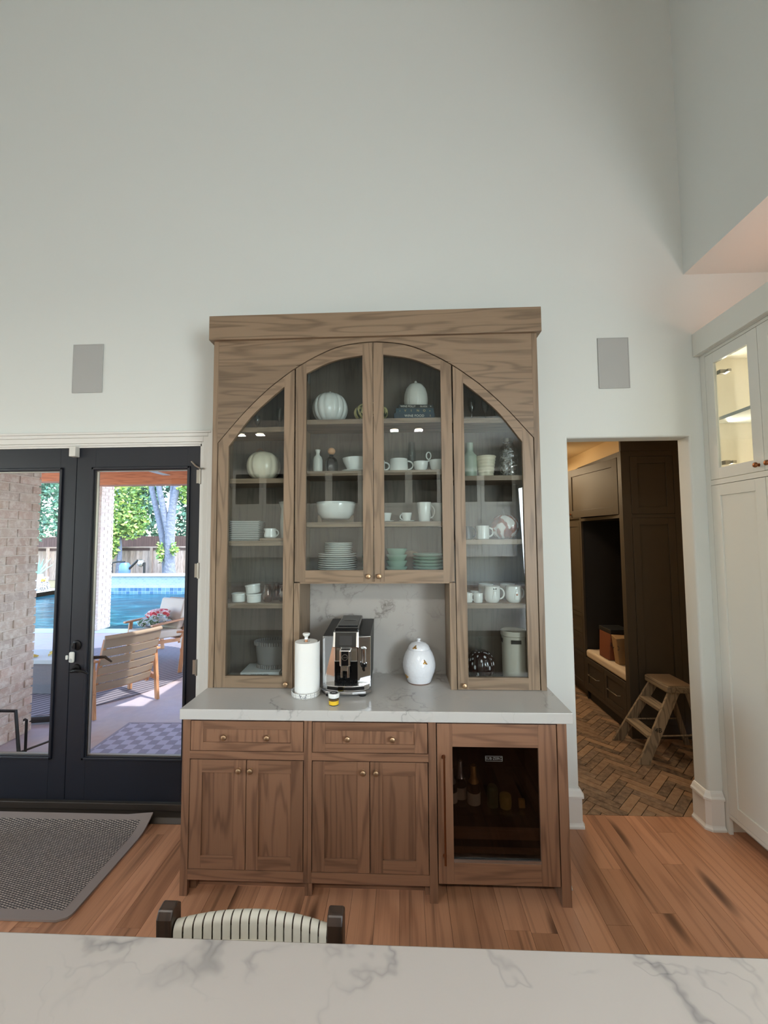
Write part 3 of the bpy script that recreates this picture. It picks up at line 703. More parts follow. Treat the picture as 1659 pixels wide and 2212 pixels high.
# paper towel holder and roll
t = NT('hex_print'); vo = t.node('ShaderNodeTexVoronoi', feature='DISTANCE_TO_EDGE'); t.link(t.mapping(t.obj(), (95, 95, 95)), vo.inputs['Vector']); vo.inputs['Scale'].default_value = 1.0; vo.inputs['Randomness'].default_value = .2
t.set(Base_Color=t.mix(t.ramp(vo.outputs['Distance'], [(.03, (.8, .8, .8)), (.07, (0, 0, 0))]), lin((232, 232, 228)), lin((84, 88, 96))), Roughness=.25); M['hexprint'] = t.m
px, py = -.372, -.345
ph = empty('paper_towel_holder', (px, py, CZ), 'white enamel paper towel holder with honeycomb print rim', 'holder')
MB().lathe([(0, 0), (.076, 0), (.079, .003), (.080, .026), (.077, .0265), (.0755, .006), (0, .006)], (0, 0, 0), 48).build('tray', ['hexprint'], ph)
MB().lathe([(0, .006), (.008, .006), (.008, .298), (0, .298)], (0, 0, 0), 16).build('rod', 'teak', ph)
MB().lathe([(0, .2985), (.011, .2985), (.009, .308), (.012, .314), (.019, .320), (.021, .327), (.018, .332), (0, .334)], (0, 0, 0), 24).build('finial', 'porcelain', ph)
m = MB(); m.lathe([(.0205, .0), (.062, 0), (.062, .28), (.0205, .28), (.0205, 0)], (0, 0, 0), 48)
pts = []; n = 26
vs = []
for k in range(n):
    a = radians(-75 + 100 * k / (n - 1)); r_ = .0625 + .014 * (k / (n - 1)) ** 1.5
    vs.append((r_ * cos(a), r_ * sin(a)))
V = [(x_, y_, 0.0) for x_, y_ in vs] + [(x_, y_, .28) for x_, y_ in vs] + [(x_ * .985, y_ * .985, 0.0) for x_, y_ in vs] + [(x_ * .985, y_ * .985, .28) for x_, y_ in vs]
F = []
for k in range(n - 1): F += [(k, k + 1, n + k + 1, n + k), (2 * n + k, 3 * n + k, 3 * n + k + 1, 2 * n + k + 1), (n + k, n + k + 1, 3 * n + k + 1, 3 * n + k), (k, 2 * n + k, 2 * n + k + 1, k + 1)]
F.append((n - 1, 2 * n - 1, 4 * n - 1, 3 * n - 1)); m._add(V, F, 'z', 0, True)
pr_ = m.build('paper_towel_roll', 'paper', None, (0, 0, 0), (px, py, CZ + .0065)); tag(pr_, 'white paper towel roll standing left of the coffee machine', 'paper towel')

# yellow tub
O = (-.196, -.482, CZ); e = empty('cleaner_tub', O, 'small tub with white lid and yellow label before the coffee machine', 'tub')
MB().lathe([(0, 0), (.024, 0), (.025, .003), (.025, .038), (0, .038)], (0, 0, 0), 28).build('body', 'black_matte', e)
MB().lathe([(.0255, .004), (.0255, .031)], (0, 0, 0), 28).build('label', 'yellow', e)
MB().lathe([(.0258, .024), (.0258, .0305)], (0, 0, 0), 28).build('label_band', plain('brown_band', (70, 40, 26), .5), e)
MB().lathe([(0, .0385), (.0285, .0385), (.029, .041), (.029, .056), (.027, .059), (0, .059)], (0, 0, 0), 28).build('lid', 'porcelain', e)
MB().lathe([(0, .0592), (.021, .0592), (.021, .0598), (0, .0598)], (0, 0, 0), 28).build('lid_print', 'black_matte', e)
text_mesh('lid_lettering', 'eco', .014, 'porcelain', Matrix.Translation((0, 0, .0601)), e, .0002)

# white jar with bees
O = (.258, -.125, CZ); e = empty('bee_jar', O, 'white glazed honey jar with gold bees on the counter', 'jar')
t = NT('honeycomb_glaze'); vo = t.node('ShaderNodeTexVoronoi'); t.link(t.obj(), vo.inputs['Vector']); vo.inputs['Scale'].default_value = 70
t.set(Base_Color=lin((226, 230, 236)), Roughness=.16, Coat_Weight=.4); t.bump(vo.outputs['Distance'], .25, .004); M['beeglaze'] = t.m
BP = [(.066, 0), (.071, .006), (.080, .03), (.093, .065), (.0985, .09), (.0975, .115), (.091, .145), (.080, .172), (.067, .192)]
MB().lathe([(0, .001)] + BP + [(.06, .192), (0, .19)], (0, 0, 0), 48).build('body', 'beeglaze', e)
MB().lathe([(.0655, .0), (.0672, .0), (.0705, .0055), (.0695, .0058)], (0, 0, 0), 48).build('foot_line', plain('raw_clay_rim', (120, 84, 66), .6), e)
ld = MB().lathe([(0, .1925), (.066, .1925), (.0665, .196), (.058, .213), (.043, .226), (.02, .233), (.011, .235), (.008, .240), (.013, .247), (.0125, .252), (.006, .255), (0, .2555)], (0, 0, 0), 48).build('lid', 'beeglaze', e)
def bee(ang, z, r, tilt, roll, parent):
    m = MB(); m.lathe([(0, -.009), (.0035, -.006), (.0045, 0), (.0035, .006), (0, .009)], (0, 0, 0), 10)
    for s in (-1, 1):
        w = MB().lathe([(0, -.006), (.0032, -.003), (.0036, .002), (0, .007)], (0, 0, 0), 8)
        w.xform(Matrix.Translation((s * .006, 0, .004)) @ Matrix.Rotation(s * radians(70), 4, 'Y')); m._add(w.v, w.f, 'z', 0, True)
    a = radians(ang)
    m.xform(Matrix.Translation((r * cos(a), r * sin(a), z)) @ Matrix.Rotation(a + pi / 2, 4, 'Z') @ Matrix.Rotation(tilt, 4, 'X') @ Matrix.Rotation(radians(roll), 4, 'Y') @ Matrix.Scale(1.35, 4))
    m.build('bee', 'gold', parent)
bee(-72, .134, .0945, -.35, 60, e); bee(-150, .04, .084, .3, 20, e); bee(-112, .211, .060, -.9, -60, ld)

# ================================================================== HUTCH CONTENTS
def shell(prof, t=.003):    # open vessel: outer profile then inner one back down
    inner = [(max(r - t, .001), z) for r, z in reversed(prof)]
    inner[-1] = (inner[-1][0], inner[-1][1] + t)
    return [(0, prof[0][1])] + prof + inner + [(0, prof[0][1] + t)]
def handle(m, r, z0, z1, out, ang=0, th=.005, n=12):
    a = radians(ang); P = []
    for k in range(n + 1):
        u = pi * k / n; rad = r - .003 + out * sin(u); z = z0 + (z1 - z0) * (1 - cos(u)) / 2
        P.append((rad * cos(a), rad * sin(a), z))
    m.tube(P, th, 8)
def cup(name, loc, r0_, r1_, h, mat, label, cat, group=None, hang=0, hout=.022, th=.0045, belly=None, hz=(.2, .85), extra=None):
    e = empty(name, loc, label, cat, group)
    prof = [(r0_ * .9, 0), (r0_, .004)] + (belly or []) + [(r1_, h * .97), (r1_ - .0008, h)]
    MB().lathe(shell(prof), (0, 0, 0), 32).build('body', mat, e)
    if hang is not None:
        m = MB(); rr_ = (r0_ + r1_) / 2 if not belly else max(b[0] for b in belly)
        handle(m, rr_, h * hz[0], h * hz[1], hout, hang, th); m.build('handle', mat, e)
    return e
def plate(prof, loc, name, mat, label, cat, group, mesh_cache={}):
    key = (name, mat, tuple(prof))
    if key not in mesh_cache:
        o = MB().lathe(prof, (0, 0, 0), 40).build(name, mat); mesh_cache[key] = o.data; 
    else:
        o = bpy.data.objects.new(name, mesh_cache[key]); COL.objects.link(o)
    o.location = loc; return tag(o, label, cat, group)
def platep(r, h=.011): return [(0, 0), (r * .62, 0), (r * .66, .002), (r * .97, h * .75), (r, h), (r * .985, h + .002), (r * .66, .005), (0, .0045)]
def pumpkin(name, loc, r, h, ribs, depth, mat, label, stem=None, stemmat=None, flat=.5, n=72):
    e = empty(name, loc, label, 'pumpkin')
    prof = []
    for k in range(15):
        u = pi * k / 14; prof.append((max(0, r * sin(u) ** .75), h * (.5 - .5 * cos(u)) ))
    prof[0] = (0, .006); prof[-1] = (0, h * .965)
    md = lambda a, z: 1 - depth * (abs(cos(ribs * a / 2)) ** 6) 
    MB().lathe(prof, (0, 0, 0), n, md).build('body', mat, e)
    if stem: MB().tube([(0, 0, h * .94)] + stem, .006 if not isinstance(stemmat, tuple) else stemmat[1], 8).build('stem', stemmat if not isinstance(stemmat, tuple) else stemmat[0], e)
    return e
c1, c2, c3, c0 = 2.4822, 2.1702, 1.8652, 1.5365; l1, r1, s2, s3, s4 = 2.4422, 2.4732, 2.1312, 1.7572, 1.3902
# -- centre, top shelf
pumpkin('ceramic_pumpkin', (-.280, -.115, c1), .111, .195, 14, .07, 'porcelain', 'large white ribbed ceramic pumpkin on the top centre shelf', [(0, 0, .208)], 'porcelain')
t = NT('gourd_stripes'); wv = t.node('ShaderNodeTexNoise'); t.link(t.mapping(t.obj(), (30, 30, 7)), wv.inputs['Vector']); wv.inputs['Scale'].default_value = 1.6
t.set(Base_Color=t.ramp(wv.outputs[0], [(.47, lin((44, 58, 42))), (.53, lin((206, 196, 140)))]), Roughness=.35); M['gourd'] = t.m
pumpkin('striped_gourd', (-.022, -.12, c1), .108, .122, 12, .06, 'gourd', 'green and cream striped gourd behind the centre door stiles', [(.004, 0, .132)], 'gourd')
e = empty('ribbed_jar', (.258, -.115, c1 + .0895), 'white ribbed egg-shaped jar standing on the stacked books', 'jar')
MB().lathe([(0, 0), (.060, 0), (.072, .02), (.075, .05), (.071, .09), (.060, .125), (.042, .148), (.02, .158), (0, .16)], (0, 0, 0), 120, lambda a, z: 1 - .018 * (.5 + .5 * cos(40 * a))).build('body', 'stoneware', e)
MB().lathe([(0, .158), (.005, .158), (.005, .163), (.0085, .168), (.006, .174), (0, .175)], (0, 0, 0), 16).build('finial', 'stoneware', e)
M['pages'] = plain('book_pages', (222, 214, 198), .8); M['book_black'] = plain('black_book_cloth', (24, 24, 26), .5); M['book_teal'] = plain('teal_book_cloth', (38, 66, 78), .5); M['book_navy'] = plain('navy_book_cloth', (36, 58, 72), .5); M['book_white'] = plain('white_book_cover', (216, 218, 216), .45); M['ink'] = plain('ink_black', (30, 30, 32), .6); M['ink_white'] = plain('print_white', (224, 220, 208), .6); M['ink_red'] = plain('print_red', (170, 50, 46), .6); M['ink_gold'] = plain('print_gold', (200, 178, 120), .5)
def book(loc, w, d, h, rz, mat, label, texts, group=None):
    e = empty('book', loc, label, 'book', group, rz)
    m = MB(); m.box(-w / 2, w / 2, -d / 2, -d / 2 + .003, 0, h); m.box(-w / 2, w / 2, -d / 2 + .003, d / 2, 0, .0025); m.box(-w / 2, w / 2, -d / 2 + .003, d / 2, h - .0025, h)
    m.build('cover', mat, e, bevel=.0008)
    MB().box(-w / 2 + .003, w / 2 - .003, -d / 2 + .0032, d / 2 - .004, .0027, h - .0027).build('pages', 'pages', e)
    for (tx, x_, sz, mm, sp_) in texts:
        text_mesh('spine_lettering', tx, sz, mm, Matrix.Translation((x_, -d / 2 - .0002, h / 2)) @ FRONT, e, .0002, spacing=sp_)
    return e
book((.240, -.125, c1), .245, .17, .034, .05, 'book_navy', 'navy wine and food book, lowest of three on the top shelf', [('WINE FOOD', 0, .020, 'ink_white', 1.05), ('2', .095, .014, 'ink_gold', 1)], 'books under the ribbed jar')
book((.243, -.122, c1 + .0343), .230, .165, .031, .06, 'book_teal', 'teal book with widely spaced letters, middle of three', [('V', -.058, .019, 'ink_gold', 1), ('I', -.022, .019, 'ink_gold', 1), ('N', .018, .019, 'ink_gold', 1), ('O', .056, .019, 'ink_gold', 1), ('o', .09, .014, 'ink_gold', 1), ('-', -.09, .02, 'ink_gold', 1)], 'books under the ribbed jar')
book((.250, -.12, c1 + .0656), .212, .16, .023, .08, 'book_black', 'black book with white lettering, topmost under the ribbed jar', [('WINE FOLLY', -.05, .016, 'ink_white', 1), ('GUIDE', .045, .014, 'ink_white', 1.1), ('+', .088, .016, 'ink_white', 1)], 'books under the ribbed jar')
# -- centre, second shelf
m = MB().lathe(shell([(.026, 0), (.0295, .005), (.0305, .04), (.030, .085), (.024, .103), (.013, .114), (.011, .126), (.0165, .144), (.0175, .148)], .002), (0, 0, 0), 32)
tag(m.build('bud_vase', 'stoneware', None, (0, 0, 0), (-.355, -.13, c2)), 'small ribbed white bud vase on the second centre shelf', 'vase')
e = empty('stoppered_bottle', (-.269, -.13, c2), 'smoked glass bottle with round wooden stopper beside the bud vase', 'bottle')
MB().lathe(shell([(.034, 0), (.038, .004), (.039, .06), (.034, .085), (.022, .098), (.012, .104), (.012, .116)], .002), (0, 0, 0), 32).build('body', 'smoke_glass', e)
MB().lathe([(0, .1165)] + [(.024 * sin(pi * k / 12), .1165 + .022 * (1 - cos(pi * k / 12))) for k in range(1, 12)] + [(0, .1605)], (0, 0, 0), 24).build('stopper', plain('maple_ball', (214, 166, 128), .4), e)
plate(platep(.088, .010), (-.118, -.135, c2), 'saucer', 'porcelain', 'oval white saucer under the gravy boat', 'saucer', None)
e = empty('gravy_boat', (-.112, -.135, c2 + .0085), 'white gravy boat on the second centre shelf', 'gravy boat')
gb = MB().lathe(shell([(.045, 0), (.055, .004), (.068, .03), (.072, .06), (.074, .075), (.076, .082)], .003), (0, 0, 0), 36, lambda a, z: 1 + (.16 * max(0, cos(a - pi)) ** 8 if z > .05 else 0)); gb.build('body', 'porcelain', e)
m = MB(); handle(m, .07, .02, .075, .03, 0); m.build('handle', 'porcelain', e)
cup('soup_mug', (.148, -.13, c2), .058, .054, .082, 'porcelain', 'wide white soup mug on the second shelf of the right centre door', 'mug', None, 0, .034, .005)
cup('soup_mug', (.018, -.14, c2), .045, .045, .072, 'porcelain', 'white mug mostly hidden behind the centre door stile', 'mug', None, 0, .03, .005)
m = MB().lathe(shell([(.023, 0), (.024, .004), (.0255, .12), (.021, .19), (.02, .205)], .0015), (0, 0, 0), 28)
tag(m.build('tumbler', 'glassware', None, (0, 0, 0), (.230, -.045, c2)), 'tall clear tumbler behind the wide soup mug', 'glass')
cup('measuring_cup', (.282, -.145, c2), .026, .044, .062, 'porcelain', 'small white bowl-shaped cup left of the loop-handled cup', 'cup', None, None, belly=[(.038, .02), (.043, .045)])
e = cup('measuring_cup', (.380, -.145, c2), .026, .046, .070, 'porcelain', 'white bowl-shaped cup with a tall loop handle', 'cup', None, None, belly=[(.039, .02), (.045, .05)])
MB().tube([(-.044, 0, .068), (-.065, 0, .062), (-.07, 0, .064)], .005, 8).build('handle', 'porcelain', e)
MB().tube([(-.046 + .014 * sin(u) - .004, 0, .098 + .022 * -cos(u)) for u in [2 * pi * k / 20 for k in range(20)]], .0038, 8, 0, True).build('loop', 'porcelain', e)
# -- centre, third shelf
e = empty('serving_bowl', (-.242, -.122, c3), 'white serving bowl resting in a low wooden stand', 'bowl')
MB().lathe(shell([(.072, .020), (.090, .028), (.112, .06), (.119, .10), (.1215, .122), (.1205, .124)], .004), (0, 0, 0), 48).build('body', 'porcelain', e)
m = MB()
for s in (-1, 1): m.box(s * .098 - .012, s * .098 + .012, -.02, .02, 0, .045, 'z')
m.box(-.1, .1, -.012, .012, 0, .0185, 'x'); m.build('stand', 'oak', e)
for (x_, lab) in ((.070, 'espresso cup half hidden by the centre stile'), (.193, 'small espresso cup left of the tall mugs')):
    plate(platep(.048, .007), (x_, -.14, c3), 'saucer', 'porcelain', 'white saucer under the ' + lab[:lab.index('cup') + 3] + (' behind the stile' if x_ < .1 else ' by the mugs'), 'saucer', 'espresso saucers')
    cup('espresso_cup', (x_, -.14, c3 + .0055), .022, .032, .05, 'porcelain', 'white ' + lab, 'cup', 'espresso cups', 180, .016, .0035)
cup('tall_mug', (.300, -.14, c3), .034, .043, .118, 'porcelain', 'tall tapered white mug with its handle toward its twin', 'mug', 'tall tapered mugs', 0, .026, .005)
cup('tall_mug', (.386, -.055, c3), .034, .043, .118, 'porcelain', 'tall tapered white mug against the right stile', 'mug', 'tall tapered mugs', -150, .02, .005)
# -- centre, bottom: plates and green ware
z = c0
for k in range(11):
    plate(platep(.1185, .0115), (-.233, -.1195, z), 'dinner_plate', 'porcelain', f'{ORD[k]} large white dinner plate from the bottom of the round stack' if k else 'lowest large white dinner plate of the round stack', 'plate', 'dinner plates in the centre cabinet'); z += .0128
for k in range(6):
    plate(platep(.086, .0095), (-.226, -.1195, z), 'side_plate', 'porcelain', f'{ORD[k]} small white plate up on top of the dinner plates' if k else 'lowest small white plate on top of the dinner plates', 'plate', 'side plates on the dinner plates'); z += .0108
def bowlp(r, h): return shell([(r * .42, 0), (r * .46, .004), (r * .70, h * .36), (r * .90, h * .78), (r, h)], .0035)
z = c0
for k in range(4):
    plate(bowlp(.068 - .001 * k, .06), (.130, -.125, z), 'green_bowl', 'celadon', ['lowest', 'second', 'third', 'topmost'][k] + ' celadon bowl of the stack behind the right centre door', 'bowl', 'celadon bowls'); z += .036
z = c0
for k in range(3):
    plate(bowlp(.054, .055), (-.028, -.13, z), 'green_bowl', 'celadon', ['lowest', 'middle', 'top'][k] + ' small green bowl peeking out beside the dinner plates', 'bowl', 'small celadon bowls'); z += .036
z = c0
for k in range(7):
    plate(platep(.101, .019), (.326, -.115, z), 'green_plate', 'celadon', f'{ORD[k]} celadon green plate from the bottom of its stack' if k else 'lowest celadon green plate of its stack', 'plate', 'celadon plates'); z += .0195
m = MB().lathe([(0, 0), (.075, 0), (.075, .012), (0, .012)], (0, -.004, .076), 36, None, 0, 'y'); tag(m.build('serving_board', 'oak', None, (0, 0, 0), (.222, .002, c0)), 'round wooden board leaning behind the green bowls', 'board')
# -- left tower
def flute(x_, y_, z_, h, label, r=.021):
    m = MB().lathe([(0, 0), (r, 0), (r, .002), (.004, .006), (.0035, h * .35), (r * .7, h * .5), (r, h * .75), (r * .8, h), (r * .76, h), (r * .95, h * .75), (r * .65, h * .5), (0, h * .38)], (0, 0, 0), 24)
    tag(m.build('champagne_flute', 'glassware', None, (0, 0, 0), (x_, y_, z_)), label, 'glass', 'stemware on the top side shelves')
flute(-.743, -.12, l1, .105, 'left clear flute under the arch of the left tower'); flute(-.599, -.12, l1, .150, 'clear flute beside the stile of the left tower', .023)
flute(.600, -.12, r1, .165, 'left clear flute under the arch of the right tower', .023); flute(.684, -.12, r1, .160, 'middle clear flute under the arch of the right tower', .023); flute(.760, -.10, r1, .12, 'rightmost short clear flute under the arch of the right tower', .02)
pumpkin('ceramic_pumpkin', (-.700, -.115, s2), .104, .182, 9, .06, 'cream', 'cream pumpkin with a wire stem in the left tower', [(0, 0, .19), (-.02, 0, .205), (-.04, 0, .195), (-.055, 0, .165)], ('copper', .002))
z = s3
for k in range(11):
    m = MB(); r_ = .093; m.hexa([(-r_ * .8, -r_ * .8, 0), (r_ * .8, -r_ * .8, 0), (r_ * .8, r_ * .8, 0), (-r_ * .8, r_ * .8, 0), (-r_, -r_, .0085), (r_, -r_, .0085), (r_, r_, .0085), (-r_, r_, .0085)])
    o = m.build('square_plate', 'porcelain', None, (0, 0, 0), (-.795, -.115, z), bevel=.0025); o.rotation_euler.z = .14
    tag(o, f'{ORD[k]} square white plate from the bottom of its stack' if k else 'lowest square white plate of its stack', 'plate', 'square plates in the left tower'); z += .0112
tag(MB().box(-.115, .115, -.06, .06, 0, .016, 'x').build('wooden_tray', 'oak', None, (0, 0, 0), (-.572, -.155, s3), bevel=.003), 'small wooden tray under the creamers', 'tray')
def creamer(x_, y_, z_, r_, h, label):
    e = empty('creamer', (x_, y_, z_), label, 'creamer', 'white creamers on the wooden tray')
    MB().lathe(shell([(r_ * .75, 0), (r_ * .98, h * .12), (r_, h * .35), (r_ * .86, h * .7), (r_ * .9, h)], .003), (0, 0, 0), 30, lambda a, z: 1 + (.28 * max(0, cos(a - pi)) ** 10 if z > h * .8 else 0)).build('body', 'porcelain', e)
    m = MB(); handle(m, r_ * .9, h * .2, h * .85, .018, 0, .004); m.build('handle', 'porcelain', e)
creamer(-.640, -.155, s3 + .0165, .038, .058, 'white creamer at the left end of the wooden tray'); creamer(-.522, -.155, s3 + .0165, .036, .058, 'white creamer half hidden by the left tower stile')
e = empty('pitcher', (-.552, -.055, s3), 'tall white textured pitcher behind the creamers', 'pitcher')
MB().lathe(shell([(.05, 0), (.055, .006), (.056, .12), (.050, .2), (.054, .245)], .003), (0, 0, 0), 36, lambda a, z: 1 + (.25 * max(0, cos(a - pi)) ** 10 if z > .22 else 0)).build('body', 'stoneware', e)
m = MB(); handle(m, .052, .07, .22, .03, 0, .006); m.build('handle', 'stoneware', e)
def ramekin(loc, label, tilt=0):
    r_, h = .044, .050
    m = MB().lathe(shell([(r_ * .93, 0), (r_ * .95, .003), (r_ * .98, h * .8), (r_ * 1.03, h * .84), (r_ * 1.03, h)], .003), (0, 0, 0), 96, lambda a, z: 1 - (.02 * (.5 + .5 * cos(32 * a)) if .004 < z < h * .82 else 0))
    o = m.build('ramekin', 'porcelain', None, (0, 0, 0), loc); o.rotation_euler.y = tilt
    tag(o, label, 'ramekin', 'white fluted ramekins')
ramekin((-.834, -.14, s4), 'single fluted white ramekin at the left of the shelf'); ramekin((-.733, -.165, s4), 'lower of the two stacked fluted ramekins'); ramekin((-.737, -.165, s4 + .054), 'upper tilted ramekin on top of another', -.13)
def tumbler(loc, label):
    m = MB().lathe(shell([(.018, 0), (.022, .003), (.030, .03), (.0305, .05), (.022, .085), (.0185, .103)], .0015), (0, 0, 0), 40, lambda a, z: 1 + .025 * cos(10 * a))
    tag(m.build('ribbed_glass', 'amber_glass', None, (0, 0, 0), loc), label, 'glass', 'amber ribbed glasses in the left tower')
tumbler((-.650, -.165, s4), 'front amber ribbed stemless glass beside the ramekins'); tumbler((-.618, -.09, s4), 'amber ribbed glass behind its front neighbour'); tumbler((-.560, -.15, s4), 'amber ribbed glass next to the left tower stile')
book((-.692, -.105, CZ), .236, .19, .045, .02, 'book_white', 'thick white cookbook, lower one in the left tower', [('SALT FAT ACID', -.055, .022, 'ink', .9), ('***', .015, .03, 'ink_gold', .9), ('HEAT', .062, .016, 'ink_red', 1), ('SIMON', .095, .010, 'ink', 1)], 'cookbooks in the left tower')
book((-.690, -.10, CZ + .0453), .228, .185, .021, .06, 'book_white', 'thin white cookbook lying on the thick one', [('board platter plates', .0, .013, 'ink', 1), ('anna', -.09, .009, 'ink', 1)], 'cookbooks in the left tower')
bz = CZ + .0667; e = empty('wire_basket', (-.640, -.075, bz), 'grey rope-wrapped basket standing on the cookbooks', 'basket')
M['basket'] = plain('grey_basket', (128, 122, 118), .7)
m = MB(); m.lathe(shell([(.085, .008), (.095, .02), (.108, .10), (.110, .145)], .003), (0, 0, 0), 44, None, 0, 'z', .62); m.build('wall', 'basket', e)
for zz, rx in ((.012, .098), (.148, .114)):
    m = MB()
    for k in range(44):
        a = 2 * pi * k / 44; m.box(-.0058, .0058, -.008, .008, zz - .012, zz + .012)
        q = MB(); q.lathe([(0, -.013), (.0055, -.011), (.0062, 0), (.0055, .011), (0, .013)], (rx * cos(a), rx * .64 * sin(a), zz), 8); m.v = m.v[:-8]; m.g = m.g[:-8]; m.f = m.f[:-6]; m.mi = m.mi[:-6]; m.sm = m.sm[:-6]; m._add(q.v, q.f, 'z', 0, True)
    m.build('rope_rim', 'basket', e)
# -- right tower
m = MB().lathe(shell([(.038, 0), (.042, .004), (.043, .12), (.041, .135), (.024, .152), (.0215, .16), (.0215, .208), (.023, .212)], .003), (0, 0, 0), 36)
tag(m.build('sage_vase', 'sage', None, (0, 0, 0), (.580, -.14, s2)), 'sage green bottle vase at the left of the right tower', 'vase')
m = MB().lathe(shell([(.040, 0), (.043, .004), (.058, .11), (.061, .122), (.060, .126)], .004), (0, 0, 0), 44, lambda a, z: 1 + .018 * sin(z * 2 * pi / .0165))
pf = [(.040, 0), (.043, .004)] + [(.044 + .015 * k / 24 + .0016 * sin(k * 1.6), .006 + .115 * k / 24) for k in range(25)] + [(.061, .124), (.060, .127)]
m = MB().lathe(shell(pf, .004), (0, 0, 0), 44); tag(m.build('ribbed_pot', 'cream', None, (0, 0, 0), (.676, -.14, s2)), 'cream pot with horizontal ribs between sage vase and glass dispenser', 'pot')
e = empty('drink_dispenser', (.815, -.125, s2), 'embossed clear glass drink dispenser with a chrome tap', 'dispenser')
t = NT('embossed_glass'); t.n.remove(t.b); tr = t.node('ShaderNodeBsdfTransparent'); gl = t.node('ShaderNodeBsdfGlossy'); gl.inputs['Roughness'].default_value = .08
nz = t.noise(t.obj(), 45, 2); bp = t.node('ShaderNodeBump'); t.link(nz, bp.inputs['Height']); bp.inputs['Strength'].default_value = 1.0; bp.inputs['Distance'].default_value = .02; t.link(bp.outputs[0], gl.inputs['Normal'])
mx = t.node('ShaderNodeMixShader'); t.link(t.ramp(nz, [(.4, (.08, .08, .08)), (.65, (.45, .45, .45))]), mx.inputs[0]); t.link(tr.outputs[0], mx.inputs[1]); t.link(gl.outputs[0], mx.inputs[2]); t.link(mx.outputs[0], t.out.inputs[0]); M['embossed'] = t.m
MB().lathe(shell([(.050, 0), (.056, .006), (.056, .06), (.060, .075), (.060, .15), (.052, .18), (.034, .2), (.030, .215)], .002), (0, 0, 0), 36).build('body', 'embossed', e)
MB().lathe([(0, .2155), (.031, .2155), (.031, .236), (.029, .239), (0, .239)], (0, 0, 0), 28).build('lid', 'nickel', e)
m = MB(); m.tube([(0, -.05, .035), (0, -.085, .035), (0, -.088, .012)], .006, 10); m.lathe([(0, -.012), (.010, -.006), (.011, 0), (.009, .008), (0, .012)], (0, -.088, .008 + .012), 14); m.tube([(0, -.08, .04), (.0, -.08, .055), (.03, -.08, .062)], .004, 8); m.build('tap', 'chrome', e)
cup('dark_mug', (.552, -.165, s3), .033, .034, .078, plain('charcoal_glaze', (44, 48, 56), .3), 'charcoal mug with a pale foot beside the right tower stile', 'mug', None, 0, .022, .0045)
cup('plain_mug', (.646, -.14, s3), .041, .041, .082, 'porcelain', 'plain white mug left of the red marbled pumpkin', 'mug', None, 0, .026, .005)
t = NT('marbled_glaze'); nz = t.noise(t.obj(), 9, 2, .5, 1.6)
t.set(Base_Color=t.ramp(nz, [(.40, lin((104, 38, 26))), (.46, lin((150, 76, 44))), (.49, lin((118, 46, 32))), (.52, lin((216, 212, 208))), (.7, lin((226, 222, 216)))]), Roughness=.2, Coat_Weight=.4); M['marbled'] = t.m
pumpkin('marbled_pumpkin', (.786, -.115, s3), .085, .150, 10, .08, 'marbled', 'red and white marbled glass pumpkin in the right tower', [(0, 0, .15), (-.006, 0, .172), (-.004, 0, .192)], ('glassware', .007))
def ghost_mug(x_, y_, label, hang, bow):
    e = cup('ghost_mug', (x_, y_, s4), .036, .045, .094, 'porcelain', label, 'mug', 'white mugs on the lowest right shelf', hang, .026, .005, [(.044, .018), (.0455, .05)])
    if bow is not None:
        m = MB().lathe([(0, 0), (.013, .0), (.014, .01), (.0105, .034), (.0095, .05), (.006, .058), (0, .06)], (0, 0, 0), 20, lambda a, z: 1 + (.14 * cos(5 * a) if z < .02 else 0), 0, 'z', .35)
        m.xform(Matrix.Translation((.006, -.0455, .02))); g = m.build('ghost_relief', 'porcelain', e)
        m = MB()
        for s in (-1, 1): m.lathe([(0, -.0018), (.0018, 0), (0, .0018)], (.006 + s * .0035, -.0500, .068), 8)
        if bow == 'bow':
            for s in (-1, 1): m.prism([(.006, .080), (.006 + s * .009, .086), (.006 + s * .009, .077)], -.049, -.046, 'xz')
        m.build('ghost_face', 'ink', g)
        if bow == 'orange': MB().lathe([(0, -.005), (.004, -.003), (.005, 0), (.004, .004), (0, .005)], (.006, -.0505, .048), 10).build('ghost_treat', plain('orange_print', (206, 112, 70), .5), g)
ghost_mug(.690, -.175, 'white mug with a ghost wearing a black bow', 0, 'bow'); ghost_mug(.815, -.175, 'white mug with a ghost holding an orange treat', 20, 'orange')
ghost_mug(.676, -.062, 'plain white mug behind the bow ghost mug', 0, None); ghost_mug(.808, -.062, 'plain white mug behind the orange treat ghost mug', 0, None)
for (x_, y_, lab, ha) in ((.606, -.185, 'front tiny espresso mug beside the bow ghost mug', 180), (.548, -.175, 'tiny espresso mug half hidden by the right tower stile', 0), (.600, -.09, 'tiny espresso mug behind the front one', 90)):
    cup('tiny_mug', (x_, y_, s4), .026, .027, .055, 'porcelain', lab, 'mug', 'tiny espresso mugs', ha, .016, .0035)
t = NT('spotted_dark_glass'); vo = t.node('ShaderNodeTexVoronoi'); t.link(t.mapping(t.obj(), (60, 60, 24)), vo.inputs['Vector']); vo.inputs['Scale'].default_value = 1.0
t.set(Base_Color=t.mix(t.ramp(vo.outputs['Distance'], [(.24, (1, 1, 1)), (.32, (0, 0, 0))]), lin((34, 14, 14)), lin((206, 206, 210))), Roughness=.1, Coat_Weight=.5); M['spotted'] = t.m
pumpkin('glass_pumpkin', (.624, -.115, CZ), .088, .185, 9, .07, 'spotted', 'dark red glass pumpkin with white flecks in the right tower', [(0, 0, .19), (.004, 0, .215), (-.004, 0, .245), (.002, 0, .26)], ('glassware', .009))
e = empty('crock', (.823, -.125, CZ), 'tall cream utensil crock with slot handles in the right tower', 'crock')
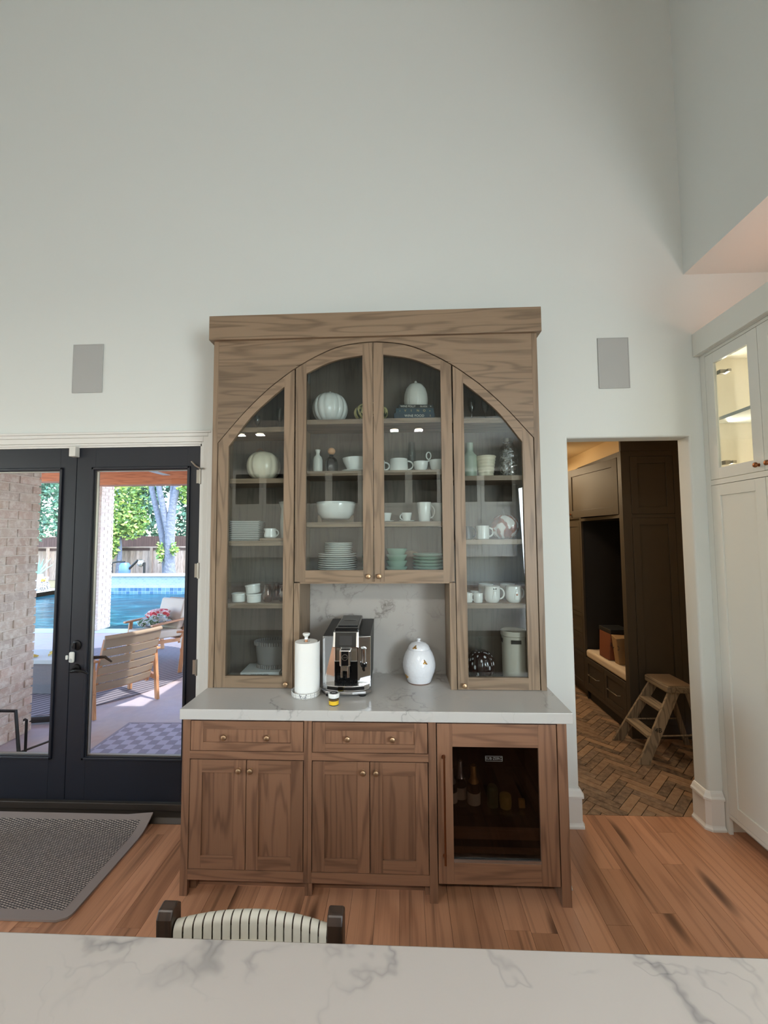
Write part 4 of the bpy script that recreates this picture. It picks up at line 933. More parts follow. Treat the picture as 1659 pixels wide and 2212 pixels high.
MB().lathe(shell([(.066, 0), (.070, .004), (.071, .2), (.072, .272), (.0775, .278), (.0775, .302), (.075, .305)], .005), (0, 0, 0), 44).build('body', 'crock', e)
M['shadow'] = plain('slot_shade', (40, 36, 32), .8)  # dark colour painted for the shade inside the crock's handle slots
for a in (-95, -15, 175):
    m = MB().box(-.029, .029, -.0015, .0015, -.011, .011); m.xform(Matrix.Rotation(radians(a) + pi / 2, 4, 'Z') @ Matrix.Translation((0, -.0712, .248)))
    m.build('handle_slot', 'shadow', e)

# ================================================================== RIGHT-HAND WHITE TALL CABINETS (face plane x = 2.09)
CX = 2.09
def yshaker(m, y0, y1, z0, z1, x, w, t=.02, rec=.008, panel=True):
    m.box(x, x + t, y0, y0 + w, z0, z1); m.box(x, x + t, y1 - w, y1, z0, z1)
    m.box(x, x + t, y0 + w, y1 - w, z0, z0 + w); m.box(x, x + t, y0 + w, y1 - w, z1 - w, z1)
    if panel: m.box(x + rec, x + t - .002, y0 + w, y1 - w, z0 + w, z1 - w)
def yknob(x, y, z, parent, org, mat='copper'):
    return MB().lathe(KNOB, (x, y, z), 20, None, 0, 'y').xform(Matrix.Translation((x, y, z)) @ Matrix.Rotation(-pi / 2, 4, 'Z') @ Matrix.Translation((-x, -y, -z))).build('knob', mat, parent, org)
def tall_unit(y0, y1, label, first):
    O = (2.4, (y0 + y1) / 2, 0); e = empty('tall_cabinet', O, label, 'cabinet', 'white tall cabinets on the right')
    m = MB(); a = CX + .0215
    m.box(a, 2.719, y1 - .018, y1, 0, 2.92); m.box(a, 2.719, y0, y0 + .018, 0, 2.92); m.box(2.705, 2.719, y0 + .018, y1 - .018, .1, 2.92)
    for z in (.1, 2.085, 2.9): m.box(a, 2.705, y0 + .018, y1 - .018, z, z + .02)
    m.build('carcass', ['cab_inside'], e, O)
    m = MB(); f0 = y0 + (.0 if not first else 0); s1 = .042 if first else .012
    m.box(CX, a, y1 - s1, y1, .0 if first else .1, 2.92); m.box(CX, a, y0, y0 + .012, .1, 2.92)
    m.box(CX, a, y0 + .012, y1 - s1, 2.082, 2.112); m.box(CX, a, y0 + .012, y1 - s1, 2.902, 2.92); m.box(CX, a, y0 + .012, y1 - s1, .1, .122)
    m.build('face_frame', 'cab_white', e, O, bevel=.001)
    MB().box(2.2, 2.22, y0, y1 - (.0 if not first else .0), 0, .0995).build('toe_board', 'cab_white', e, O)
    ya, yb_ = y0 + .015, y1 - s1 - .003; ym = (ya + yb_) / 2
    for (p, q, far) in ((ym + .0015, yb_, True), (ya, ym - .0015, False)):
        m = MB(); yshaker(m, p, q, 2.115, 2.899, CX - .001, .066, panel=False)
        d = m.build('glass_door', 'cab_white', e, O, bevel=.001)
        MB().box(CX + .008, CX + .012, p + .06, q - .06, 2.175, 2.839).build('pane', 'pane', d, O)
        yknob(CX - .001, (p + .033) if far else (q - .033), 2.15, d, O)
        hy = q - .066 if far else p + .066
        for hz in (2.77, 2.21):
            s = -1 if far else 1
            m = MB(); m.box(CX + .02, CX + .05, min(hy, hy + s * .03), max(hy, hy + s * .03), hz - .012, hz + .012); m.box(CX + .05, CX + .07, min(hy, hy + s * .05), max(hy, hy + s * .05), hz - .008, hz + .008)
            m.build('hinge', 'nickel', d, O)
        m = MB(); yshaker(m, p, q, .124, 2.079, CX - .001, .066)
        d = m.build('door', 'cab_white', e, O, bevel=.001)
        if not far: yknob(CX - .001, p + .033, 1.05, d, O)
    MB().box(CX + .03, 2.70, y0 + .02, y1 - .02, 2.478, 2.498).build('shelf', 'cab_white', e, O)
    for (yy) in (y1 - .024, y0 + .024):
        MB().box(CX + .024, CX + .032, yy - .004, yy + .004, 2.13, 2.89).build('led_strip', 'led', e, O)
    return e
tall_unit(-.80, .034, 'white tall cabinet with lit glass upper doors beside the cased opening', True)
tall_unit(-1.66, -.8005, 'white tall cabinet nearer the camera at the right edge', False)
m = MB().box(2.048, 2.07, -1.66, .033, 2.921, 3.07); m.box(2.07, 2.12, -1.66, .033, 2.921, 2.945)
tag(m.build('crown_board', 'cab_white', None, (2.06, -.8, 2.921), (2.06, -.8, 2.921), bevel=.002), 'white crown board along the top of the tall cabinets', 'crown')
led = emit('warm_uplight', (255, 214, 190), 3.0)
tag(MB().box(2.30, 2.33, -1.6, -.02, 2.921, 2.93).build('uplight_strip', led, None, (2.3, -.8, 2.921), (2.3, -.8, 2.921)), 'warm light strip on top of the white tall cabinets', 'light strip')
area('uplight', (2.33, -.75, 2.95), (2.33, -.75, 4), .12, 1.4, 1.5, (1.0, .50, .38))
area('cabinet_led', (2.2, -.03, 2.5), (2.45, -.45, 2.5), .02, .7, 3.0, (1.0, .9, .74)); area('cabinet_led', (2.2, -.78, 2.5), (2.45, -.4, 2.5), .02, .7, 3.0, (1.0, .9, .74))

# ================================================================== MUDROOM
area('mudroom_light', (1.45, 2.5, 2.62), (1.5, 2.4, 0), .35, .35, 20, (1.0, .78, .5))
area('mudroom_light', (1.3, .85, 2.66), (1.45, .8, 0), .2, .2, 7, (1.0, .80, .62))  # added light without a fixture, brightens the jamb, end panel and near floor
area('mudroom_strip', (1.75, 1.9, 2.5), (2.16, 1.9, 2.64), .06, .9, 1.5, (1.0, .74, .46))
MX = 2.16
O = (2.5, 2.2, 0); lk = empty('locker_unit', O, 'dark brown mudroom locker with open bench cubby and shaker end panel', 'locker')
m = MB(); y = 1.18
m.box(MX, MX + .078, y, y + .022, 0, 2.545); m.box(2.62, 2.795, y, y + .022, 0, 2.545)
for (a, b) in ((0, .12), (1.935, 1.968), (2.495, 2.545)): m.box(MX + .078, 2.62, y, y + .022, a, b)
m.box(MX, 2.795, y - .006, y + .022, 2.545, 2.69); ep = m.build('end_panel', 'mud_cab', lk, O, bevel=.001)
for (a, b) in ((.122, 1.933), (1.970, 2.493)):
    m = MB(); x0_, x1_ = MX + .081, 2.617; w = .062
    m.box(x0_, x0_ + w, y - .002, y + .018, a, b); m.box(x1_ - w, x1_, y - .002, y + .018, a, b); m.box(x0_ + w, x1_ - w, y - .002, y + .018, a, a + w); m.box(x0_ + w, x1_ - w, y - .002, y + .018, b - w, b); m.box(x0_ + w, x1_ - w, y + .006, y + .016, a + w, b - w)
    m.build('inset_panel', 'mud_cab', ep, O, bevel=.001)
m = MB(); m.box(MX, MX + .022, 1.2025, 1.245, 0, 2.545); m.box(MX, MX + .022, 2.07, 2.115, .1, 2.545); m.box(MX, MX + .022, 1.245, 2.07, 1.937, 1.968); m.box(MX, MX + .022, 1.245, 2.07, 2.5, 2.545); m.box(MX, MX + .022, 1.245, 2.07, .105, .14)
m.build('face_frame', 'mud_cab', lk, O, bevel=.001)
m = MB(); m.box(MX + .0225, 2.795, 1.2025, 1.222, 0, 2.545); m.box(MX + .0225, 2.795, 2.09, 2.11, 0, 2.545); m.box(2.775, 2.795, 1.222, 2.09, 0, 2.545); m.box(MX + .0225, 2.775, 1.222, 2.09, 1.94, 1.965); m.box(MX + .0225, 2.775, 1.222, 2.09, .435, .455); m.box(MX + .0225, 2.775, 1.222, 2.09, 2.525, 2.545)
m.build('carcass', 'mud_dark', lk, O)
for (a, b) in ((1.248, 1.655), (1.659, 2.067)):
    m = MB(); yshaker(m, a, b, .142, .452, MX - .001, .05); d = m.build('drawer', 'mud_cab', lk, O, bevel=.001)
    c_ = (a + b) / 2; m = MB(); m.tube([(MX - .001, c_ - .1, .30), (MX - .03, c_ - .095, .30), (MX - .03, c_ + .095, .30), (MX - .001, c_ + .1, .30)], .0045, 8); m.build('pull', 'nickel', d, O)
m = MB(); yshaker(m, 0, .82, 1.972, 2.496, -.0, .075); m.xform(Matrix.Translation((MX - .004, 1.248, 0)) @ Matrix.Rotation(radians(9.5), 4, 'Z'))
d = m.build('ajar_door', 'mud_cab', lk, O, bevel=.001)
k = MB().lathe(KNOB, (0, 0, 0), 20, None, 0, 'y'); k.xform(Matrix.Translation((MX - .004, 1.248, 0)) @ Matrix.Rotation(radians(9.5), 4, 'Z') @ Matrix.Translation((0, .775, 2.01)) @ Matrix.Rotation(-pi / 2, 4, 'Z')); k.build('knob', 'copper', d, O)
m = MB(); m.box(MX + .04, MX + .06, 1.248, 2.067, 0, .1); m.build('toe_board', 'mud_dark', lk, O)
O2 = (2.5, 2.6, 0); lk2 = empty('locker_unit', O2, 'dark brown locker with long bar pulls beyond the bench', 'locker')
m = MB(); m.box(MX + .0225, 2.795, 2.116, 3.2, .1, 2.545); m.box(MX + .06, 2.795, 2.116, 3.2, 0, .1); m.build('carcass', 'mud_cab', lk2, O2)
for (a, b) in ((2.12, 2.45), (2.454, 2.79)):
    m = MB(); yshaker(m, a, b, .92, 1.933, MX, .05); d = m.build('door', 'mud_cab', lk2, O2)
    yy = b - .03 if a < 2.3 else a + .03
    MB().tube([(MX, yy, 1.15), (MX - .03, yy, 1.16), (MX - .03, yy, 1.5), (MX, yy, 1.51)], .006, 8).build('pull', 'copper', d, O2)
    m = MB(); yshaker(m, a, b, 1.972, 2.5, MX, .05); m.build('upper_door', 'mud_cab', lk2, O2)
for (a, b) in ((.12, .48), (.485, .69), (.695, .915)):
    m = MB(); yshaker(m, 2.12, 2.79, a, b, MX, .04); d = m.build('drawer', 'mud_cab', lk2, O2)
    MB().tube([(MX, 2.36, (a + b) / 2), (MX - .025, 2.365, (a + b) / 2), (MX - .025, 2.55, (a + b) / 2), (MX, 2.555, (a + b) / 2)], .005, 8).build('pull', 'copper', d, O2)
struct(MB().box(MX + .012, 2.8, 1.2025, 4.3, 2.5455, 2.699).build('wall_soffit', 'mud_wall'))
m = MB().box(-.295, .295, -.418, .418, 0, .085); tag(m.build('bench_cushion', 'cushion', None, (0, 0, 0), (2.46, 1.655, .4555), bevel=.025, seg=4), 'cream bench cushion in the dark locker cubby', 'cushion')
e = empty('tote_bag', (2.315, 1.735, .541), 'brown leather tote with dark rim on the bench cushion', 'bag')
MB().hexa([(-.12, -.11, 0), (.12, -.11, 0), (.12, .09, 0), (-.12, .09, 0), (-.1, -.13, .29), (.1, -.13, .29), (.1, .11, .29), (-.1, .11, .29)]).build('body', 'leather', e, bevel=.01)
MB().hexa([(-.104, -.134, .26), (.104, -.134, .26), (.104, .114, .26), (-.104, .114, .26), (-.103, -.134, .305), (.103, -.134, .305), (.103, .114, .305), (-.103, .114, .305)]).build('rim', 'black_matte', e, bevel=.006)
e = empty('paper_bag', (2.305, 1.52, .541), 'printed kraft paper bag leaning beside the leather tote', 'bag')
MB().hexa([(-.08, -.04, 0), (.08, -.04, 0), (.08, .04, 0), (-.08, .04, 0), (-.105, -.05, .25), (.1, -.05, .262), (.1, .062, .255), (-.1, .062, .268)]).build('body', 'kraft', e, bevel=.006)
text_mesh('bag_lettering', 'FOOD', .06, 'ink', Matrix.Translation((-.093, .008, .16)) @ Matrix.Rotation(-pi / 2, 4, 'Z') @ FRONT, e, .0005)

# step ladder: rails lean toward +x
O = (2.25, .95, 0); e = empty('step_ladder', O, 'weathered wooden step ladder standing on the brick herringbone floor', 'ladder')
TZ = .575
def bar(m, p, q, w, d, ax='y', g='z'):   # rectangular bar between two points; w along y, d along x
    p = Vector(p); q = Vector(q)
    vs = [(p.x - d / 2, p.y - w / 2, p.z), (p.x + d / 2, p.y - w / 2, p.z), (p.x + d / 2, p.y + w / 2, p.z), (p.x - d / 2, p.y + w / 2, p.z)]
    vs += [(q.x - d / 2, q.y - w / 2, q.z), (q.x + d / 2, q.y - w / 2, q.z), (q.x + d / 2, q.y + w / 2, q.z), (q.x - d / 2, q.y + w / 2, q.z)]
    return m.hexa(vs, g)
for (yb_, yt) in ((.762, .835), (1.155, 1.095)):
    m = MB(); bar(m, (2.022, yb_, 0), (2.318, yt, TZ - .055), .022, .088); m.build('front_rail', 'ladder', e, O, bevel=.002)
    m = MB(); bar(m, (2.565, yb_ + (.02 if yb_ < 1 else -.07), 0), (2.43, yt, TZ - .055), .02, .042); m.build('rear_leg', 'ladder', e, O, bevel=.002)
for z in (.19, .385):
    u = z / (TZ - .055); xc = 2.022 + .296 * u; ya = .762 + .073 * u; yb_ = 1.155 - .06 * u
    MB().box(xc - .05, xc + .045, ya + .012, yb_ - .012, z - .012, z + .012, 'y').build('step', 'ladder', e, O, bevel=.003)
m = MB(); m.box(2.255, 2.475, .805, 1.125, TZ - .055, TZ, 'y'); m.build('top_platform', 'ladder', e, O, bevel=.012)
MB().box(2.268, 2.462, .815, 1.115, TZ, TZ + .003).build('tread_mat', plain('ribbed_tread', (134, 112, 88), .8, 0, 0, (300, .6, .004)), e, O)
m = MB(); m.tube([(2.12, .80, .195), (2.525, .79, .215)], .006, 6); m.tube([(2.12, 1.12, .195), (2.525, 1.09, .215)], .006, 6); m.tube([(2.5, .8, .24), (2.545, 1.085, .06)], .007, 6); m.build('brace', 'ladder', e, O)
text_mesh('stencil_mark', '4B', .05, plain('stencil_black', (38, 36, 34), .8), Matrix.Translation((2.155 - O[0], .776 - O[1], .25)) @ FRONT, e, .0006)

# ================================================================== ISLAND, STOOL, RUG, SPEAKERS
O = (0, -2.6, 0); isl = empty('island', O, 'white painted kitchen island base under the foreground marble top', 'island')
m = MB(); m.box(-1.9, 2.0, -3.15, -2.05, .1, .862); m.box(-1.85, 1.95, -3.1, -2.12, 0, .1); m.build('body', 'cab_white', isl, O)
for k in range(5):
    m = MB(); a = -1.88 + k * .772; shaker(m, a, a + .765, .12, .85, -.02, .08, .08); m.xform(Matrix.Translation((0, -2.031, 0))); m.v = [(x_, y_ if False else (-2.051 + (-2.051 - y_) ) , z_) for x_, y_, z_ in m.v]; m.build('end_panel', 'cab_white', isl, O)
m = MB().box(-2.0, 2.1, -3.25, -1.745, .864, .914, 'x'); tag(m.build('marble_countertop', 'marble_isl', None, (0, -2.5, .864), (0, -2.5, .864), bevel=.003), 'white veined marble island top filling the foreground', 'countertop')
tag(MB().prism([(-.003, -.014), (.004, -.011), (.005, .008), (.001, .014), (-.004, .006)], 0, .002, 'xy').build('plastic_scrap', plain('blue_scrap', (70, 150, 190), .4), None, (0, 0, 0), (.515, -1.905, .9142)), 'tiny blue and white plastic scrap on the marble island', 'scrap')
# stool
O = (-.215, -1.78, 0); st = empty('counter_stool', O, 'dark wood counter stool with cream woven strap back behind the island', 'stool')
BY = -1.62
for s, x_ in ((-1, -.4195), (1, -.005)):
    m = MB(); w = .019
    pts = [(BY - .035, .45), (BY + .012, .45), (BY + .030, .80), (BY + .028, .860), (BY + .012, .875), (BY - .012, .872), (BY - .022, .855), (BY - .02, .8)]
    m.prism(pts, x_ - w, x_ + w, 'yz', 'z'); m.build('back_post', 'walnut', st, O, bevel=.004)
    m = MB(); bar(m, (x_ + s * .01, BY + .02, 0), (x_, BY - .01, .45), .036, .036); m.build('leg', 'walnut', st, O, bevel=.003)
    m = MB(); bar(m, (x_ + s * .01, -1.99, 0), (x_, -1.975, .615), .036, .036); m.build('leg', 'walnut', st, O, bevel=.003)
def railp(u, dz=0): xx = -.40 + .376 * u; bow = .03 * (1 - (2 * u - 1) ** 2); return (xx, BY + bow, .823 + .003 * (1 - (2 * u - 1) ** 2) + dz)
for z_ in (0, -.16): MB().tube([railp(i / 12, z_) for i in range(13)], .013, 10, 0, False, None, 'x').build('back_rail', 'walnut', st, O)
NS = 17
for k in range(NS):
    u = (k + .5) / NS; c_ = railp(u); w = .0092; m = MB(); path = []
    for i in range(9):
        a = pi * i / 8; path.append((.0155 * -cos(a), .0155 * sin(a)))
    path = [(-.0155, -.17)] + path + [(.0155, -.17)]
    vs = []; n = len(path); tn = .03 * 4 * (1 - 2 * u) / .376
    for (dy, dz) in path:
        for sx in (-1, 1): vs.append((c_[0] + sx * w, c_[1] + dy + sx * w * tn, c_[2] + dz))
    path2 = [(-.0135, -.17)] + [(.0135 * -cos(pi * i / 8), .0135 * sin(pi * i / 8)) for i in range(9)] + [(.0135, -.17)]
    for (dy, dz) in path2:
        for sx in (-1, 1): vs.append((c_[0] + sx * w, c_[1] + dy + sx * w * tn, c_[2] + dz))
    F = []
    for i in range(n - 1):
        F += [(2 * i, 2 * i + 1, 2 * i + 3, 2 * i + 2), (2 * n + 2 * i, 2 * n + 2 * i + 2, 2 * n + 2 * i + 3, 2 * n + 2 * i + 1), (2 * i, 2 * i + 2, 2 * n + 2 * i + 2, 2 * n + 2 * i), (2 * i + 1, 2 * n + 2 * i + 1, 2 * n + 2 * i + 3, 2 * i + 3)]
    F += [(0, 2 * n, 2 * n + 1, 1), (2 * n - 2, 2 * n - 1, 4 * n - 1, 4 * n - 2)]
    m._add(vs, F, 'z', 0, True); m.build('strap', 'strap', st, O, sharp=60)
for z_ in (.775, .735):
    m = MB(); P = [railp(i / 24, 0) for i in range(25)]
    for i in range(24):
        a, b = P[i], P[i + 1]; oy = -.019 if (i // 1) % 2 else -.019
        m.hexa([(a[0], a[1] + oy, z_ - .014), (b[0], b[1] + oy, z_ - .014), (b[0], b[1] + oy + .002, z_ - .014), (a[0], a[1] + oy + .002, z_ - .014), (a[0], a[1] + oy, z_ + .014), (b[0], b[1] + oy, z_ + .014), (b[0], b[1] + oy + .002, z_ + .014), (a[0], a[1] + oy + .002, z_ + .014)])
    m.build('weft_strap', 'strap', st, O)
m = MB().box(-.42, -.005, -1.98, -1.60, .6, .645); m.build('seat', 'strap', st, O, bevel=.01)
m = MB(); m.box(-.43, -.40, -1.98, -1.6, .585, .62, 'y'); m.box(-.025, .005, -1.98, -1.6, .585, .62, 'y'); m.box(-.41, -.015, -1.99, -1.965, .22, .245, 'x'); m.build('seat_frame', 'walnut', st, O, bevel=.003)

# rug: woven field, plain border, far edge riding up on the sill
t = NT('rug_weave'); p = t.obj()
w1 = t.node('ShaderNodeTexBrick'); t.link(t.mapping(p, (1, 1, 1), (0, 0, 0), (0, 0, .22)), w1.inputs['Vector']); w1.inputs['Scale'].default_value = 34; w1.inputs['Mortar Size'].default_value = .013; w1.inputs['Brick Width'].default_value = .62; w1.inputs['Row Height'].default_value = .34; w1.offset = .33
w1.inputs['Color1'].default_value = (*lin((184, 170, 158)), 1); w1.inputs['Color2'].default_value = (*lin((156, 144, 134)), 1); w1.inputs['Mortar'].default_value = (*lin((50, 48, 52)), 1); w1.inputs['Mortar Size'].default_value = .07
t.set(Base_Color=w1.outputs[0], Roughness=.95); t.bump(w1.outputs[1], -.5, .004); M['rugfield'] = t.m
M['rugborder'] = plain('rug_border', (144, 132, 126), .9, 0, 0, (400, .3, .003))
def rugz(y): return .012 + .046 * max(0, min(1, (y + .19) / .17)) ** 2
O = (-2.3, -.35, 0); rg = empty('rug', O, 'grey woven rug with plain border in front of the french doors', 'rug')
def rugpatch(x0, x1, y0, y1, dz, nm, mat, rc=0, nx=4, ny=24):
    vs = []; fs = []
    for j in range(ny + 1):
        for i in range(nx + 1):
            x_ = x0 + (x1 - x0) * i / nx; y_ = y0 + (y1 - y0) * j / ny
            if rc and i == nx:
                dy = y_ - y0
                if dy < rc: x_ = x1 - (rc - math.sqrt(max(0, rc * rc - (rc - dy) ** 2)))
            lift = .018 * max(0, (x_ + 1.55) / .14) * max(0, (y_ + .12) / .12) if x_ > -1.55 and y_ > -.12 else 0
            vs.append((x_, y_, rugz(y_) + dz + lift))
    n = len(vs)
    for j in range(ny):
        for i in range(nx):
            a = j * (nx + 1) + i; fs.append((a, a + 1, a + nx + 2, a + nx + 1))
    vs += [(v[0], v[1], max(.0005, v[2] - .010)) for v in vs]
    bd = [i for i in range(nx + 1)] + [j * (nx + 1) + nx for j in range(1, ny + 1)] + [ny * (nx + 1) + i for i in range(nx - 1, -1, -1)] + [j * (nx + 1) for j in range(ny - 1, 0, -1)]
    for a, b in zip(bd, bd[1:] + bd[:1]): fs.append((a, b, b + n, a + n))
    fs += [tuple(q + n for q in reversed(f)) for f in fs[:nx * ny]]
    m = MB(); m._add(vs, fs, 'x', 0, True); return m.build(nm, mat, rg, O, sharp=50)
rugpatch(-3.3, -1.405, -.70, -.026, 0, 'border', 'rugborder', .05, 12, 40)
rugpatch(-3.25, -1.462, -.648, -.062, .0012, 'woven_field', 'rugfield')

for (x0_, x1_, z0_, z1_, lab) in ((-2.085, -1.872, 2.772, 3.112, 'grey in-wall speaker panel left of the hutch'), (1.448, 1.646, 2.726, 3.062, 'grey in-wall speaker panel right of the hutch')):
    O = ((x0_ + x1_) / 2, WY, z0_); e = empty('wall_speaker', O, lab, 'speaker', 'wall speakers beside the hutch')
    m = MB(); w = .007
    for (a, b, c_, d_) in ((x0_, x1_, z0_, z0_ + w), (x0_, x1_, z1_ - w, z1_), (x0_, x0_ + w, z0_ + w, z1_ - w), (x1_ - w, x1_, z0_ + w, z1_ - w)): m.box(a, b, WY - .008, WY - .0005, c_, d_)
    m.build('frame', 'grille', e, O, bevel=.002); MB().box(x0_ + w, x1_ - w, WY - .006, WY - .001, z0_ + w, z1_ - w).build('grille', 'grille', e, O)
m = MB(); m.tube([(0, 0, .004), (.004, .03, .006), (-.003, .05, .005)], .004, 8); tag(m.build('cord_end', 'cord', None, (0, 0, 0), (.998, -.44, .001)), 'little white cord end on the floor by the cabinet foot', 'cord')

# ================================================================== KITCHEN BEHIND THE CAMERA (seen mirrored in the hutch glass)
def kitchen_unit(x0, x1, z0, z1, label, glass=True, depth=.36, tall=False):
    y = -5.5 if tall else -5.72; yb_ = -6.079
    O = ((x0 + x1) / 2, y, z0); e = empty('kitchen_cabinet', O, label, 'cabinet', 'kitchen cabinets opposite the hutch')
    MB().box(x0, x1, yb_, y, z0, z1).build('carcass', 'cab_white', e, O)
    n = 2; w = (x1 - x0) / n; zs = z1 - .75
    for k in range(n):
        a, b = x0 + k * w + .004, x0 + (k + 1) * w - .004
        for (c_, d_, gl) in ((z0 + .01, zs - .012, False), (zs + .012, z1 - .03, glass)):
            m = MB(); s_ = .065
            m.box(a, a + s_, y + .001, y + .021, c_, d_); m.box(b - s_, b, y + .001, y + .021, c_, d_); m.box(a + s_, b - s_, y + .001, y + .021, c_, c_ + s_); m.box(a + s_, b - s_, y + .001, y + .021, d_ - s_, d_)
            m.box(a + s_, b - s_, y + .003, y + .013, c_ + s_, d_ - s_, 'z', 1 if gl else 0); m.build('door', ['cab_white', 'black_gloss'], e, O)
kitchen_unit(-4.6, -3.35, .0, 3.1, 'white tall kitchen cabinet mirrored at the left of the hutch glass', True, .6, True)
kitchen_unit(-3.1, -1.9, 1.4, 3.1, 'white upper kitchen cabinet left of the range, mirrored in the hutch', True)
kitchen_unit(-1.85, -.6, 1.4, 3.1, 'white upper kitchen cabinet, third from the left in the mirrored run', True)
kitchen_unit(-.3, .9, 1.4, 3.1, 'white upper kitchen cabinet, fourth from the left in the mirrored run', True)
kitchen_unit(1.0, 2.3, 1.4, 3.1, 'white upper kitchen cabinet at the right end of the mirrored run', True)
O = (0, -5.8, 0); e = empty('kitchen_counter', O, 'long white kitchen base run under the rear upper cabinets', 'cabinet')
MB().box(-3.3, 2.71, -6.078, -5.5, 0, .87).build('body', 'cab_white', e, O); MB().box(-3.3, 2.71, -6.078, -5.46, .8705, .91).build('worktop', 'marble', e, O)
CANS = [(-4.4, -4.4), (-2.43, -4.4), (.06, -4.28), (.44, -4.28), (-2.11, -4.4)]
for i, (x_, y_) in enumerate(CANS):
    O = (x_, y_, 3.46); e = empty('recessed_light', O, ['first', 'second', 'fourth', 'fifth', 'third'][i] + ' recessed light from the left in the low kitchen ceiling', 'light', 'recessed kitchen lights')
    MB().lathe([(.06, 0), (.085, 0), (.085, .014), (.06, .014), (.06, 0)], (0, 0, 0), 28).build('trim_ring', 'white_trim', e)
    MB().lathe([(0, .006), (.0595, .006), (.0595, .012), (0, .012)], (0, 0, 0), 28).build('lens', 'can', e)
    area('can_light', (x_, y_, 3.44), (x_, y_, 0), .12, .12, 24, (1.0, .95, .88))

# ================================================================== PATIO AND GARDEN BEYOND THE FRENCH DOORS
PZ = -.10
t = NT('stained_concrete'); p = t.wpos(); n1 = t.noise(p, .9, 4, .6); n2 = t.noise(p, 14, 4, .6)
c = t.ramp(n1, [(.35, lin((186, 150, 132))), (.5, lin((176, 160, 164))), (.65, lin((168, 158, 176)))])
c = t.mix(t.math('MULTIPLY', n2, .35), c, lin((226, 216, 214))); t.set(Base_Color=c, Roughness=.6); t.bump(n2, .15, .004); M['patio'] = t.m
slab('patio', -13.0, 4.0, WB + .06, 5.55, PZ - .2, PZ, 'patio'); 
M['coping'] = plain('pale_coping_stone', (186, 190, 186), .7, 0, 0, (12, .2, .01))
slab('pool_coping', -12.7, 4.0, 5.55, 5.95, PZ - .2, PZ + .005, 'coping')
slab('pool_deck_left', -18, -12.7, 5.55, 13.3, PZ - .2, PZ + .005, 'coping')
# brick wall return on the left: every brick its own piece
t = NT('whitewashed_brick'); oi = t.node('ShaderNodeObjectInfo').outputs['Random']; n1 = t.noise(t.wpos(), 16, 5, .65); n2 = t.noise(t.wpos(), 55, 4, .6)
c = t.ramp(oi, [(0, lin((196, 170, 156))), (.3, lin((206, 186, 174))), (.6, lin((190, 172, 164))), (.85, lin((212, 184, 172))), (1, lin((184, 160, 148)))])
c = t.mix(t.ramp(n1, [(.45, (0, 0, 0)), (.62, (.7, .7, .7))]), c, lin((232, 222, 214)))
t.set(Base_Color=c, Roughness=.85); t.bump(n2, .5, .01); M['brick'] = t.m
M['mortar'] = plain('pale_mortar', (222, 208, 200), .9, 0, 0, (60, .5, .006))
BX = -3.5
bw = slab('wall_patio_return', BX - .5, BX - .012, WB + .02, 1.388, PZ, 3.2, 'mortar')
rb = random.Random(3); BH, BL, MJ = .086, .235, .012; row = 0; z = PZ + .008
while z < 2.62:
    y = 1.40 - (.0 if row % 2 == 0 else .10) ; y1 = 1.40
    if row % 2: ys = [(1.40 - .092, 1.40)]; y = 1.40 - .092 - MJ
    else: ys = []; y = 1.40
    while y > WB + .07: ys.append((max(y - BL, WB + .05), y)); y -= BL + MJ
    for (a, b) in ys:
        d = rb.uniform(0, .007); MB().box(BX - .10, BX - d + .002, a + rb.uniform(0, .004), b, z + rb.uniform(-.002, .002), z + BH - MJ + rb.uniform(-.002, .003)).build('brick', 'brick', bw, bevel=.004)
    z += BH; row += 1
# far column: bricks too small to pick apart
col = slab('column', -6.50, -6.11, 5.77, 6.13, PZ, 3.3, 'mortar')
m = MB(); z = PZ + .01; row = 0
while z < 3.2:
    off = .1 if row % 2 else 0
    for k in range(3):
        a = max(-6.51, -6.61 + off + k * .216); b = min(-6.095, -6.61 + off + k * .216 + .205)
        if b - a > .03: m.box(a, b, 5.758, 5.79, z, z + .062)
        a = max(5.76, 5.66 + off + k * .216); b = min(6.14, 5.66 + off + k * .216 + .205)
        if b - a > .03: m.box(-6.12, -6.098, a, b, z, z + .062)
    z += .0735; row += 1
tag(m.build('brick_facing', 'brick', col), kind='stuff')
# cedar beams and patio roof with an added opening that shapes the patch of sun
M['cedar'] = wood('cedar_beam', (226, 142, 98), (170, 86, 52), 5, .5, .6, 0, .5)
m = MB().box(-6.06, 3.8, 5.47, 5.75, 2.87, 3.145, 'x'); struct(m.build('trim_patio_beam', 'cedar')); struct(MB().box(-9.0, -6.52, 5.78, 6.05, 3.0, 3.28, 'x').build('trim_patio_beam', 'cedar'))
hx0, hx1, hy0, hy1 = -1.40, -.68, 1.18, 2.02
m = MB()
for (a, b, c_, d_) in ((-9.0, hx0, WB + .02, 6.15), (hx1, 3.8, WB + .02, 6.15), (hx0, hx1, WB + .02, hy0), (hx0, hx1, hy1, 6.15)): m.box(a, b, c_, d_, 3.3, 3.4, 'x')
struct(m.build('ceiling_patio', 'cedar'))
O = (-5.0, 4.0, 3.12); e = empty('ceiling_fan', (-4.42, 4.6, 3.0), 'white ceiling fan blade under the patio roof beside the beam', 'fan')
MB().box(-.65, .65, -.07, .07, 0, .012).build('blade', 'cord', e, bevel=.004); MB().box(-.07, .07, -.65, .65, .0125, .0245).build('blade', 'cord', e, bevel=.004); MB().lathe([(0, .02), (.08, .025), (.09, .08), (.02, .1), (.015, .299), (0, .299)], (0, 0, 0), 20).build('motor', 'cord', e)
